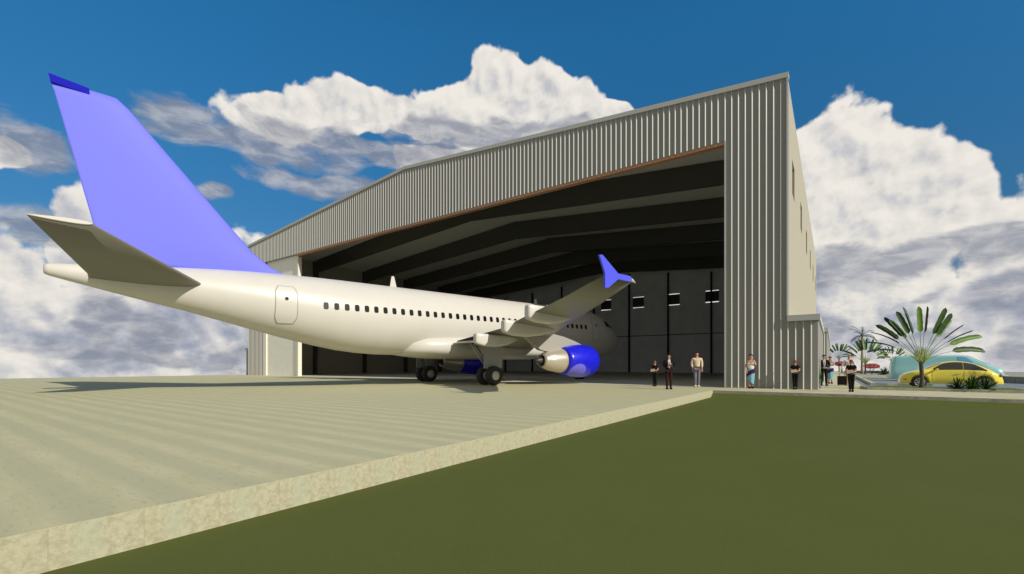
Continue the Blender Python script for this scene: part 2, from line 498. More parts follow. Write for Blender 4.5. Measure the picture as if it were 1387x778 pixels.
# header (gable fascia)
b = MB()
b.prism([(HX0, HEAD), (OX1, HEAD), (OX1, roofz(OX1)), (RX, RIDGE), (HX0, EAVE)], 'y', HY0, HY0 + TH)
n_ = int((OX1 - HX0) / SP)
ribs(b, OX1 - n_ * SP, OX1 - SP * .98, HY0, HEAD, lambda x: roofz(x) - .02)
hb('front_fascia', b, [M['cladding'], M['seam']])
b = MB()
b.prism([(OX1, -.1), (HX1, -.1), (HX1, EAVE), (OX1, roofz(OX1))], 'y', HY0 + .001, HY0 + 1.2)
ribs(b, OX1 + .03, HX1 - .02, HY0 + .001, 0.0, lambda x: roofz(x) - .02)
hb('front_pier', b, [M['cladding'], M['seam']])
b = MB()
b.prism([(HX0, -.1), (PX0, -.1), (PX0, HEAD - .002), (HX0, HEAD - .002)], 'y', HY0 + .002, HY0 + .34)
ribs(b, HX0 + .1, PX0 - .03, HY0 + .002, 0.0, HEAD - .01)
hb('front_wall', b, [M['cladding'], M['seam']])
# gable trim cap
b = MB()
def cap_poly(x0, x1):
    return [(x0, roofz(x0) - .05), (x1, roofz(x1) - .05), (x1, roofz(x1) + .21), (x0, roofz(x0) + .21)]
b.prism(cap_poly(HX0 - .06, RX), 'y', HY0 - .09, HY0 + .4)
b.prism(cap_poly(RX, HX1 + .06), 'y', HY0 - .09, HY0 + .4)
hb('gable_trim', b, M['trimcap'])
b = MB(); b.box(HX1 - .03, HX1 + .03, HY0 - .07, HY0 - .002, 3.78, EAVE - .06)
hb('corner_trim', b, M['trimcap'])
b = MB(); b.box(OX1 - .001, OX1 + .07, HY0 - .06, HY0 - .0, 0, HEAD)
hb('corner_trim', b, M['trimcap'])
# copper door track along the header
b = MB(); b.box(OX0, OX1 - .004, HY0 + .02, HY0 + .16, HEAD - .17, HEAD - .001); b.box(OX0, OX1 - .004, HY0 + .22, HY0 + .33, HEAD - .2, HEAD - .001)
hb('door_track', b, M['brown'])
# far side sliding door leaf, parked
b = MB(); b.box(PX0 + .25, OX0 - .22, HY0 + .36, HY0 + .55, 0.001, HEAD - .002)
dl = hb('door_panel', b, M['panel'])
dl['label'] = 'white sliding door leaf parked at the far side of the opening'
b = MB(); b.box(PX0 + .001, PX0 + .25, HY0 + .22, HY0 + .6, 0.001, HEAD - .21)
hb('door_post', b, M['post'])
b = MB(); b.box(OX0 - .22, OX0 + .08, HY0 + .2, HY0 + .62, 0.001, HEAD - .21)
hb('door_post', b, M['post'])
# walls
WIN_Y = [HY0 + .35 + 8.17 * (k + .5) for k in range(6)]
WZ0, WZ1 = 11.1, 13.05
def wall_with_windows_x(x0, x1, mi_out, mats, name):
    b = MB(); ys = [HY0 + (1.2 if x1 > -10 else .36)]
    for yc in WIN_Y: ys += [yc - .95, yc + .95]
    ys.append(HY1)
    zt = EAVE - .06
    b.box(x0, x1, ys[0], ys[-1], -.1, WZ0); b.box(x0, x1, ys[0], ys[-1], WZ1, zt)
    for i in range(0, len(ys) - 1, 2): b.box(x0, x1, ys[i], ys[i + 1], WZ0, WZ1)
    return hb(name, b, mats)
wall_with_windows_x(HX1 - .25, HX1, 0, M['stucco'], 'side_wall')
wall_with_windows_x(HX0, HX0 + .25, 0, M['stucco'], 'side_wall')
for xs in (HX1 - .27, HX0 + .02):
    b = MB(); b.box(xs, xs + .01, HY0 + 1.3, HY1 - .1, 0, WZ0 - .05); hb('lining', b, M['inner'])
for (xa) in (HX1 - .14, HX0 + .12):
    for yc in WIN_Y:
        b = MB(); b.box(xa - .02, xa + .02, yc - .95, yc + .95, WZ0 + (.002 if xa > -10 else .14), WZ1 - (.002 if xa > -10 else .14)); w = hb('window', b, M['winglass'])
        pass
# back wall with windows and wind columns
WBX = [-15.5 - 5.95 * k for k in range(-2, 8)]
b = MB()
b.box(HX0 + .25, HX1 - .25, HY1, HY1 + .25, -.1, WZ0)
xs = [HX0 + .25]
for xc in sorted(WBX): xs += [xc - 1.0, xc + 1.0]
xs.append(HX1 - .25)
for i in range(0, len(xs) - 1, 2): b.box(xs[i], xs[i + 1], HY1, HY1 + .25, WZ0, WZ1)
b.prism([(HX0 + .25, WZ1), (HX1 - .25, WZ1), (HX1 - .25, EAVE - .06), (RX, RIDGE - .1), (HX0 + .25, EAVE - .06)], 'y', HY1, HY1 + .25)
hb('back_wall', b, mat('back_lining', (.86, .88, .88), .85, spec=.1, var=.06, vscale=.6))
for xc in WBX:
    b = MB(); b.box(xc - 1.0, xc + 1.0, HY1 + .1, HY1 + .14, WZ0 + .15, WZ1 - .15); w = hb('window', b, M['winglass'])
for k in range(8):
    xc = -8.9 - 6.68 * k
    b = MB(); b.box(xc - .12, xc + .12, HY1 - .35, HY1 - .001, 0, roofz(xc) - 1.2); hb('wind_column', b, M['colsteel'])
b = MB(); b.box(HX0 + .3, HX1 - .3, HY1 - .06, HY1 - .002, 6.2, 6.32); hb('wall_girt', b, M['steel'])
# frames
for k in range(6):
    yc = HY0 + .9 + 8.17 * (k + 1) - .5
    if yc > HY1 - .5: break
    b = MB()
    w = .17
    for sgn in (-1, 1):
        xe = HX0 + .27 if sgn < 0 else HX1 - .28
        def rx(t): return xe + (RX - xe) * t
        # column (tapered) and rafter
        ca = [(xe, 0), (xe - sgn * .55, 0), (xe - sgn * .95, 14.05), (xe - sgn * 1.0, 15.55), (xe, roofz(xe) - .32)]
        b.prism(ca if sgn > 0 else ca, 'y', yc - w, yc + w)
        rf = [(xe - sgn * .95, 14.05), (RX, 16.1), (RX, RIDGE - .42), (xe - sgn * 1.0, roofz(xe - sgn) - .35)]
        b.prism(rf, 'y', yc - w, yc + w)
    hb('portal_frame', b, M['steel'])
# roof: sheet with lining below
b = MB()
for (xa, xb) in ((HX0, RX), (RX, HX1)):
    b.prism([(xa, roofz(xa) - .02), (xb, roofz(xb) - .02), (xb, roofz(xb) + .18), (xa, roofz(xa) + .18)], 'y', HY0 + .41, HY1 + .25)
hb('roof', b, M['roofout'])
b = MB()
for (xa, xb) in ((HX0 + .27, RX), (RX, HX1 - .27)):
    b.prism([(xa, roofz(xa) - .30), (xb, roofz(xb) - .30), (xb, roofz(xb) - .24), (xa, roofz(xa) - .24)], 'y', HY0 + .36, HY1 - .01)
hb('roof_lining', b, M['roofin'])
# lean-to annexes on both sides
def annex(x0, x1, y0, y1, h, sp, label=None, side=1):
    b = MB(); b.box(x0, x1, y0, y1, -.1, h - .3)
    ribs(b, x0 + .03, x1 - .02, y0, 0.0, h - .3, sp)
    y = y0 + .33
    while y < y1 and side:
        b.prism([(x1, y - .02), (x1 + .03, y + .01), (x1, y + .05)] if side > 0 else [(x0, y - .02), (x0 - .03, y + .01), (x0, y + .05)], 'z', 0, h - .3)
        y += SP
    a = hb('annex', b, [M['cladding'], M['seam']])
    b = MB(); b.box(x0 if side > 0 else x0 - .1, x1 + (.1 if side > 0 else 0), y0 - .12, y1, h - .299, h); b.build('annex_roof', M['trimcap'], a).matrix_parent_inverse = Matrix.Identity(4)
annex(HX1 + .001, -.60, HY0 + .003, 39.9, 3.75, SP)
annex(HX1 + .001, -.36, 40, 74, 3.95, .17)
annex(-60.75, HX0 - .001, HY0 + .4, 70, 3.4, SP, side=-1)

# ------------------------------------------------------------------ aircraft
AC_YAW = .24693
FW = Vector((math.sin(AC_YAW), math.cos(AC_YAW), 0))
NOSE = Vector((-16.465, 39.84, 0))
S0 = 17.7
plane = thing('airliner', NOSE - FW * S0, -AC_YAW, 'white twin engine airliner with blue tail fin nosed into the hangar', 'airplane')
def L(s, l, h): return Vector((l, S0 - s, h))
# fuselage stations: s, top, bottom, half width
FS = [(0.0, 3.38, 3.28, .05), (.08, 3.62, 3.02, .30), (.3, 3.86, 2.78, .54), (.7, 4.13, 2.50, .83), (1.2, 4.42, 2.27, 1.10), (1.7, 4.72, 2.12, 1.32),
      (2.2, 5.08, 2.02, 1.50), (2.8, 5.42, 1.94, 1.66), (3.5, 5.68, 1.88, 1.80), (4.4, 5.86, 1.84, 1.91), (5.4, 5.95, 1.83, 1.965), (6.4, 5.97, 1.83, 1.975),
      (9, 5.97, 1.83, 1.975), (12, 5.97, 1.83, 1.975), (15, 5.97, 1.83, 1.975), (18, 5.97, 1.83, 1.975), (21, 5.97, 1.83, 1.975), (23.4, 5.97, 1.85, 1.975), (24.5, 5.97, 1.92, 1.965),
      (25.6, 5.97, 2.05, 1.93), (26.8, 5.96, 2.28, 1.86), (28.3, 5.93, 2.62, 1.71), (29.9, 5.87, 3.03, 1.48), (31.2, 5.80, 3.38, 1.26), (32.5, 5.70, 3.72, 1.03),
      (33.8, 5.58, 4.02, .80), (35.1, 5.46, 4.33, .57), (36.2, 5.36, 4.60, .38), (36.9, 5.29, 4.78, .27), (37.05, 5.24, 4.84, .20)]
def fus(s):
    for a, c in zip(FS[:-1], FS[1:]):
        if s <= c[0]:
            t = (s - a[0]) / (c[0] - a[0]); return tuple(a[i] + (c[i] - a[i]) * t for i in (1, 2, 3))
    return FS[-1][1:]
def fuspt(s, h, side=1, off=0.0):
    t, bt, w = fus(s); c = (t + bt) / 2; rv = (t - bt) / 2
    u = max(-1, min(1, (h - c) / rv)); x = w * math.sqrt(max(0, 1 - u * u))
    n = Vector((x / (w * w), 0, (h - c) / (rv * rv)))
    if n.length == 0: n = Vector((1, 0, 0))
    n.normalize()
    return L(s, side * (x + n.x * off), h + n.z * off)
b = MB(); rings = []
NS = 56
for (s, t, bt, w) in FS:
    c = (t + bt) / 2; rv = (t - bt) / 2
    rings.append([L(s, w * math.cos(2 * math.pi * i / NS), c + rv * math.sin(2 * math.pi * i / NS)) for i in range(NS)])
b.loft(rings)
fuselage = b.build('fuselage', M['white'], plane)
b = MB(); b.lathe([(0, .17), (.012, .17)], L(37.05, 0, 5.04), (0, -1, 0), 20); b.build('exhaust_port', M['darkmetal'], plane)

# airfoil sections
def airfoil(n=12, t=.12):
    """closed loop of (chord fraction, thickness fraction): upper from trailing to leading edge, then lower"""
    pts = []
    def th(x): return 5 * t * (.2969 * math.sqrt(x) - .1260 * x - .3516 * x * x + .2843 * x ** 3 - .1036 * x ** 4)
    for i in range(n + 1):
        x = .5 * (1 + math.cos(math.pi * i / n)); pts.append((x, th(x) * 1.05 + .002))
    for i in range(1, n):
        x = .5 * (1 - math.cos(math.pi * i / n)); pts.append((x, -th(x) * .85 - .002))
    pts.append((1.0, -.002))
    return pts
def wingloft(b, secs, t, vertical=False, mi=0, sharp=True):
    """secs: (sLE, sTE, span, height)"""
    rings = []
    for (sl_, st, l, h, tt) in secs:
        ch = st - sl_; r = []
        for (x, z) in airfoil(12, tt):
            r.append(L(sl_ + x * ch, z * ch, h) if vertical else L(sl_ + x * ch, l, h + z * ch))
        rings.append(r)
    b.loft(rings, mi)
for sd in (1, -1):
    b = MB()
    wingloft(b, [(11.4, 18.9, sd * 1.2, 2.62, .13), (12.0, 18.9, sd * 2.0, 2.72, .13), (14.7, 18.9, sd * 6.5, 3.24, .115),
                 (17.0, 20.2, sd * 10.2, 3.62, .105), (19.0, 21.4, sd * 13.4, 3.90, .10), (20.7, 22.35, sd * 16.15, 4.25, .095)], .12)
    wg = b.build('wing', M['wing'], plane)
    # winglet fence
    b = MB(); x = sd * 16.2
    poly = [(22.72, 4.86), (22.55, 4.88), (21.7, 4.37), (21.02, 4.37), (20.72, 4.22), (21.02, 4.17), (21.69, 4.18), (22.24, 3.82), (22.42, 3.81), (22.42, 4.3)]
    A = [b.bm.verts.new(L(p[0], x - .035, p[1])) for p in poly]; B2 = [b.bm.verts.new(L(p[0], x + .035, p[1])) for p in poly]
    b.face(A); b.face(B2[::-1])
    for i in range(len(poly)): b.face([A[i], A[(i + 1) % len(poly)], B2[(i + 1) % len(poly)], B2[i]])
    b.build('winglet', M['winglet'], plane)
    b = MB(); b.tube(L(20.98, x + sd * .03, 4.25), L(20.62, x - sd * .02, 4.18), .075, .02, 10); b.build('wingtip_light', M['white'], plane)
    # flap track fairings
    for (l, s1, h, ln, sc_) in ((10.5, 20.75, 3.72, 3.3, 1.3), (8.0, 20.1, 3.26, 3.8, 1.3), (5.1, 19.75, 2.78, 3.2, 1.2)):
        b = MB(); rr = []
        for (t, w, dz, rz) in ((0, .02, .05, .03), (.12, .11, .02, .13), (.3, .18, -.05, .24), (.55, .20, -.10, .30), (.8, .19, -.08, .30), (.97, .16, -.01, .26), (1.0, .10, .0, .20)):
            s = s1 - ln * (1 - t)
            hh = h + dz - .06
            rr.append([L(s, sd * l + w * sc_ * math.copysign(abs(math.cos(a)) ** .38, math.cos(a)), hh + rz * sc_ * math.copysign(abs(math.sin(a)) ** .38, math.sin(a))) for a in [2 * math.pi * (i + .5) / 16 for i in range(16)]])
        b.loft(rr, 0, True); b.build('flap_fairing', M['white'], plane)
    # lowered inboard flap edge
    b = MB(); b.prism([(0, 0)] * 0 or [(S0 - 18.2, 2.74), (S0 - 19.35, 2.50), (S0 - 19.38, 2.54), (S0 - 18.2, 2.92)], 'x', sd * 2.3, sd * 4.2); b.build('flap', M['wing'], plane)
# belly fairing
b = MB(); rr = []
for (s, w, top, bot) in ((9.4, .6, 2.4, 1.82), (10.2, 1.65, 2.7, 1.74), (11.5, 2.08, 2.95, 1.66), (13.5, 2.2, 3.05, 1.62), (18.0, 2.22, 3.10, 1.62), (19.6, 2.16, 3.08, 1.64), (20.8, 1.98, 2.98, 1.72), (21.6, 1.55, 2.8, 1.80), (22.0, .9, 2.6, 1.84)):
    r = []
    for i in range(36):
        a = 2 * math.pi * i / 36; cx_, sx_ = math.cos(a), math.sin(a)
        r.append(L(s, w * math.copysign(abs(cx_) ** .6, cx_), (top + bot) / 2 + (top - bot) / 2 * math.copysign(abs(sx_) ** .75, sx_)))
    rr.append(r)
b.loft(rr); b.build('belly_fairing', M['white'], plane)
# fin
b = MB()
wingloft(b, [(27.6, 35.4, 0, 5.60, .02), (28.0, 35.42, 0, 5.82, .035), (28.9, 35.48, 0, 6.2, .055), (29.75, 35.56, 0, 6.85, .075), (32.6, 36.3, 0, 10.12, .09), (34.45, 36.78, 0, 12.25, .095), (34.86, 36.90, 0, 12.60, .08)], .1, True)
fin = b.build('tail_fin', M['blue'], plane)
b = MB(); b.prism([(S0 - 35.72, 12.42), (S0 - 36.86, 12.50), (S0 - 36.93, 12.82), (S0 - 35.74, 12.67)], 'x', -.105, .105); b.build('fin_tip', M['deepblue'], plane)
# tailplane
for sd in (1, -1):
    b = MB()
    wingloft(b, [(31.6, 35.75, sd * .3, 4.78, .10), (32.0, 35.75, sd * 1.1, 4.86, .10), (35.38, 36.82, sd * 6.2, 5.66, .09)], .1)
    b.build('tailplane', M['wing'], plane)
    b = MB(); wingloft(b, [(35.38, 36.82, sd * 6.202, 5.66, .09), (35.40, 36.83, sd * 6.26, 5.675, .085)], .1); b.build('sunlit_tip_cap', M['white'], plane)  # sunlit end face put into the colour: white against the grey tailplane
# windows
def wing_plate(w, h):
    b = MB(); pts = []
    for i in range(16):
        a = 2 * math.pi * (i + .5) / 16
        pts.append((w * math.copysign(abs(math.cos(a)) ** .5, math.cos(a)), h * math.copysign(abs(math.sin(a)) ** .5, math.sin(a))))
    A = [b.bm.verts.new((.0, p[0], p[1])) for p in pts]; Bv = [b.bm.verts.new((.010, p[0] * .97, p[1] * .97)) for p in pts]
    b.face(Bv)
    for i in range(16): b.face([A[i], A[(i + 1) % 16], Bv[(i + 1) % 16], Bv[i]])
    return b
win0 = None
for sd in (1, -1):
    for k in range(39):
        s = 26.77 - .533 * k
        if win0 is None:
            o = win0 = wing_plate(.125, .18).build('cabin_window', M['black'], plane)
        else:
            o = win0.copy(); C.objects.link(o); o.parent = plane
        p = fuspt(s, 4.27, sd, .003); p1 = fuspt(s + .2, 4.27, sd, .003); p2 = fuspt(s, 4.47, sd, .003)
        ey = (p - p1).normalized(); ez = (p2 - p).normalized(); ex = ey.cross(ez).normalized() * (1)
        if ex.x * sd < 0: ex = -ex; ey = -ey
        mtx = Matrix((ex, ey, ez)).transposed().to_4x4(); mtx.translation = p
        o.matrix_local = mtx
def door(s0, s1, h0, h1, sd, name='cabin_door'):
    def patch(off, g, mi_mat, nm, parent):
        b = MB(); rows = []
        n, m_ = 8, 12
        for j in range(m_ + 1):
            v = j / m_; hh = h0 - g + (h1 - h0 + 2 * g) * v; row = []
            cut = .16 if (j in (0, m_)) else (.06 if j in (1, m_ - 1) else 0)
            for i in range(n + 1):
                u = i / n; sa = s0 - g + cut * (s1 - s0); sb = s1 + g - cut * (s1 - s0)
                row.append(fuspt(sa + (sb - sa) * u, hh, sd, off))
            rows.append(row)
        b.grid(rows); return b.build(nm, mi_mat, parent)
    d = patch(.022, 0, M['white'], name, plane)
    patch(.012, .035, M['seal'], 'seal', d)
    b = MB(); c = fuspt((s0 + s1) / 2, h0 + (h1 - h0) * .66, sd, .02)
    b.lathe([(0, .085), (.02, .085)], c, (sd, 0, .15), 14); b.build('porthole', M['black'], d)
door(28.12, 29.05, 3.3, 5.08, 1); door(28.12, 29.05, 3.3, 5.08, -1)
door(4.75, 5.6, 3.3, 5.1, 1); door(4.75, 5.6, 3.3, 5.1, -1)
# cockpit windows
for sd in (1, -1):
    for (sa, sb, ha, hb_) in ((1.85, 2.35, 4.35, 4.75), (2.42, 2.95, 4.42, 4.92), (3.02, 3.55, 4.5, 4.95)):
        b = MB(); b.grid([[fuspt(sa + (sb - sa) * i / 5, ha + (hb_ - ha) * j / 4 - .0, sd, .012) for i in range(6)] for j in range(5)]); b.build('cockpit_window', M['black'], plane)
# antennas
for (s, hh, ln) in ((21.95, .66, .45), (10.0, .4, .35)):
    b = MB(); b.prism([(S0 - s, 5.93), (S0 - s - ln, 5.93), (S0 - s - ln * .75, 5.97 + hh), (S0 - s - ln * .4, 5.97 + hh)], 'x', -.03, .03); b.build('antenna', M['white'], plane)
# engines
for sd in (1, -1):
    l = sd * 5.75; hc = 1.50
    b = MB()
    prof = [(10.95, .80), (10.78, .88), (10.72, .96), (10.85, 1.05), (11.3, 1.12), (12.0, 1.14), (12.6, 1.08), (13.2, .96), (13.55, .87), (13.5, .80), (12.6, .82), (11.4, .80), (10.95, .80)]
    rr = []
    for (s, r) in prof:
        rr.append([L(s, l + r * math.cos(2 * math.pi * i / 40), hc + .96 * r * math.sin(2 * math.pi * i / 40)) for i in range(40)])
    b.loft(rr, 0, True, False); cw = b.build('engine_cowl', M['cowl'], plane)
    # ground reflection painted as a paler oval on the lower flank
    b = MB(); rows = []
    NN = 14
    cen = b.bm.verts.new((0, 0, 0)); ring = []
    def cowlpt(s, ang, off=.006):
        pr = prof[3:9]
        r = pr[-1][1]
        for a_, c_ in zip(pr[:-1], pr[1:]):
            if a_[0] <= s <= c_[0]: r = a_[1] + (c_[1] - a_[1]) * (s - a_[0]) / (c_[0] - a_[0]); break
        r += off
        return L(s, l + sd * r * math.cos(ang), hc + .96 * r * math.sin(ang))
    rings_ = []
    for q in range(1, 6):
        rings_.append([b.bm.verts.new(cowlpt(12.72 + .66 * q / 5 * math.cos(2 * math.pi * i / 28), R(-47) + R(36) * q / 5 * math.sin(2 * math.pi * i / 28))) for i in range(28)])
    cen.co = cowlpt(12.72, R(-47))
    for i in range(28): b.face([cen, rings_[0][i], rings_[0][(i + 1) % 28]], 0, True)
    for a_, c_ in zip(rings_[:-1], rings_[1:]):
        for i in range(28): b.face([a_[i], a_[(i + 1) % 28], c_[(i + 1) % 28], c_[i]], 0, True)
    b.build('painted_reflection', M['lilac'], cw)
    b = MB(); b.loft([[L(s, l + r * math.cos(2 * math.pi * i / 36), hc + r * math.sin(2 * math.pi * i / 36)) for i in range(36)] for s, r in
                      ((12.8, .80), (13.5, .80), (13.75, .76), (14.4, .66), (14.9, .52), (15.0, .42), (15.25, .38), (15.1, .33), (14.5, .3))], 0, True, True)
    nz = b.build('engine_nozzle', M['metal'], plane)
    b = MB(); b.loft([[L(s, l + r * math.cos(2 * math.pi * i / 24), hc + r * math.sin(2 * math.pi * i / 24)) for i in range(24)] for s, r in
                      ((14.4, .27), (15.1, .25), (15.5, .15), (15.75, .02))], 0, True, True); b.build('exhaust_cone', M['darkmetal'], nz)
    b = MB(); b.loft([[L(s, l + r * math.cos(2 * math.pi * i / 36), hc + r * math.sin(2 * math.pi * i / 36)) for i in range(36)] for s, r in
                      ((11.9, .79), (11.95, .28), (11.5, .22), (11.15, .03))], 0, True, True); b.build('engine_fan', M['darkmetal'], plane)
    b = MB(); pw = .17
    poly = [(11.4, 2.50), (12.3, 2.78), (13.3, 3.02), (14.9, 3.25), (16.9, 3.1), (16.6, 2.9), (15.4, 2.15), (14.6, 2.02), (12.2, 2.3)]
    A = [b.bm.verts.new(L(p[0], l - pw, p[1])) for p in poly]; B2 = [b.bm.verts.new(L(p[0], l + pw, p[1])) for p in poly]
    b.face(A); b.face(B2[::-1])
    for i in range(len(poly)): b.face([A[i], A[(i + 1) % len(poly)], B2[(i + 1) % len(poly)], B2[i]])
    b.build('engine_pylon', M['pylon'], plane)
# landing gear
def wheel(c, r, w, parent):
    b = MB(); b.lathe([(-w / 2, r * .62), (-w / 2, r * .86), (-w * .36, r * .97), (0, r), (w * .36, r * .97), (w / 2, r * .86), (w / 2, r * .62)], c, (1, 0, 0), 36)
    t = b.build('wheel', M['tyre'], parent)
    b = MB(); b.lathe([(-w / 2 - .01, r * .12), (-w / 2 - .015, r * .46), (-w * .42, r * .5), (w * .42, r * .5), (w / 2 + .015, r * .46), (w / 2 + .01, r * .12)], c, (1, 0, 0), 24); b.build('rim', M['rim'], t)
for sd in (1, -1):
    ax = sd * 3.795
    b = MB()
    b.tube(L(17.7, ax, .58), L(17.7, ax, 1.5), .085); b.tube(L(17.7, ax, 1.4), L(17.7, ax, 3.0), .13, .15, 12)
    b.tube(L(17.7, ax - .62, .585), L(17.7, ax + .62, .585), .07)
    gear = b.build('main_gear', M['gear'], plane)
    b = MB(); b.tube(L(17.65, ax - sd * .12, 1.1), L(17.65, sd * 2.3, 2.55), .05); b.tube(L(17.85, ax, .95), L(19.1, ax - sd * .1, 2.62), .065); b.tube(L(18.35, ax - sd * .05, 1.65), L(17.7, ax, 2.2), .05); b.build('brace', M['gear'], gear)
    wheel(L(17.7, ax + .44, .585), .585, .40, gear); wheel(L(17.7, ax - .44, .585), .585, .40, gear)
    b = MB(); xo = ax + sd * .30
    b.prism([(S0 - 16.9, 2.95), (S0 - 18.35, 2.75), (S0 - 18.35, 1.02), (S0 - 18.05, 1.0), (S0 - 17.95, .80), (S0 - 17.3, .80), (S0 - 17.2, 1.0), (S0 - 16.95, 1.05)], 'x', xo - .02, xo + .02)
    b.build('gear_door', M['gear'], plane)
b = MB(); b.tube(L(5.07, 0, .38), L(5.0, 0, 2.1), .08, .1); b.tube(L(5.07, -.36, .38), L(5.07, .36, .38), .05)
ng = b.build('nose_gear', M['gear'], plane)
wheel(L(5.07, .25, .38), .38, .22, ng); wheel(L(5.07, -.25, .38), .38, .22, ng)
for sd in (1, -1):
    b = MB(); b.prism([(S0 - 4.2, 1.86), (S0 - 5.9, 1.84), (S0 - 5.8, 1.25), (S0 - 4.3, 1.3)], 'x', sd * .45 - .015, sd * .45 + .015); b.build('gear_door', M['white'], plane)

# ------------------------------------------------------------------ fan palms
LG = [mat('leaf_mid', (.034, .078, .012), .5, spec=.3, var=.25, vscale=6), mat('leaf_light', (.10, .20, .028), .5, spec=.3, var=.2, vscale=6), mat('leaf_dark', (.012, .036, .014), .5, spec=.3, var=.3, vscale=6)]
BARK = mat('palm_bark', (.075, .060, .042), .9, var=.35, vscale=14, bump=.5, bscale=30)
SHEATH = mat('leaf_sheath', (.17, .22, .055), .6, var=.3, vscale=8)

def blade(b, base, d, up, ln, w, droop, mi, fold=.12, notch=True):
    """paddle leaf starting at base in direction d"""
    side = d.cross(up).normalized(); rows = []
    n = 12; p = Vector(base); dd = Vector(d)
    for i in range(n + 1):
        t = i / n
        ww = w * (min(1, (t / .12)) ** .6) * (1 if t < .75 else max(0.02, math.sqrt(max(0, 1 - ((t - .75) / .25) ** 2))))
        if notch: ww *= 1 - .10 * ((i * 7) % 3 == 0)
        nn = side.cross(dd).normalized()
        rows.append([p - side * ww + nn * ww * fold * 3, p - side * ww * .5 + nn * ww * fold, p, p + side * ww * .5 + nn * ww * fold, p + side * ww + nn * ww * fold * 3])
        dd = (dd + Vector((0, 0, -1)) * droop / n).normalized(); p = p + dd * ln / n
    b.grid(rows, mi)

def fan_palm(loc, h, rad, faz, label, seed, group, simple=False):
    """traveller's palm; the fan lies in the vertical plane whose horizontal axis has azimuth faz"""
    rnd = random.Random(seed)
    t = thing('fan_palm', loc, 0, label, 'palm tree', group)
    b = MB(); sc = rad / 2.55
    rings = []
    for i, (z, r) in enumerate(((-.05, .125), (.1, .095), (.4, .08), (.8, .078), (1.1, .08), (h, .095))):
        rings.append([Vector((r * sc * math.cos(a) + .015 * math.sin(z * 4), r * sc * math.sin(a), z if z < h else h)) for a in [2 * math.pi * k / 12 for k in range(12)]])
    rings = [r for r in rings if True]
    b.loft(rings); b.build('trunk', BARK, t)
    hx = Vector((math.sin(faz), math.cos(faz), 0))
    # sheath fan at the top of the trunk
    b = MB()
    for k in range(13):
        a = R(-52 + 104 * k / 12) + rnd.uniform(-.03, .03); d = (hx * math.sin(a) + Vector((0, 0, 1)) * math.cos(a)).normalized()
        p0 = Vector((0, 0, h - .06 * sc)); yv = hx.cross(Vector((0, 0, 1)))
        o_ = yv * rnd.uniform(-.04, .04)
        b.tube(p0 + o_, p0 + o_ + d * rnd.uniform(.55, .85) * sc, .06 * sc, .012 * sc, 6)
    b.build('crown_shaft', SHEATH, t)
    angs = [-79, -71, -62, -50, -43, -40, -27, -13, -4, 5, 19, 28, 37, 47, 55, 66, 78]
    mis = [2, 2, 2, 0, 0, 2, 0, 0, 1, 2, 0, 0, 1, 2, 2, 1, 0]
    for k, adeg in enumerate(angs):
        a = R(adeg + rnd.uniform(-2, 2)); out = hx * math.sin(a) + Vector((0, 0, 1)) * math.cos(a)
        yv = hx.cross(Vector((0, 0, 1)))
        out = (out + yv * rnd.uniform(-.10, .10)).normalized()
        b = MB(); o0 = Vector((0, 0, h)); pl = rad * rnd.uniform(.47, .53); arch = .10 * abs(math.sin(a))
        pts = [o0 + out * pl * q + Vector((0, 0, 1)) * arch * rad * math.sin(q * 1.6) for q in (0, .33, .66, 1)]
        for p, q in zip(pts[:-1], pts[1:]): b.tube(p, q, .012 * sc, .009 * sc, 5, 1, False)
        dd = (pts[-1] - pts[-2]).normalized()
        ang = rnd.uniform(-.5, .5) if mis[k] != 2 else rnd.choice((-1, 1)) * rnd.uniform(1.0, 1.35)
        upv = (yv * math.cos(ang) + hx.cross(yv) * 0 + (out.cross(yv)) * math.sin(ang)).normalized()
        ln = rad * rnd.uniform(.46, .55) * (1.0 if abs(adeg) < 60 else 1.1)
        blade(b, pts[-1], dd, upv, ln, .14 * sc * rnd.uniform(.85, 1.1) * (1.0 if mis[k] != 2 else .9), .12 + .40 * abs(math.sin(a)) ** 2, 0)
        b.build('frond', [LG[mis[k]], LG[1]], t)
    return t

# the fan planes roughly face the viewer's side of the lawn
fan_palm((3.52, 29.45, .13), 1.25, 2.62, R(90 - YAW + 2), 'large fan palm in the kerbed island in front of the yellow car', 3, 'fan palms')
fan_palm((3.45, 74.6, .05), 1.5, 3.1, R(90 - YAW), 'mid sized fan palm between the tall slim palm and the red bush', 5, 'fan palms')
fan_palm((.95, 104.0, -.0), 2.4, 2.9, R(90 - YAW), 'distant fan palm seen just left of the bald man', 8, 'fan palms')
fan_palm((6.6, 79.5, .05), 1.6, 2.1, R(90 - YAW), 'small fan palm half hidden behind the left end of the teal van', 11, 'fan palms')

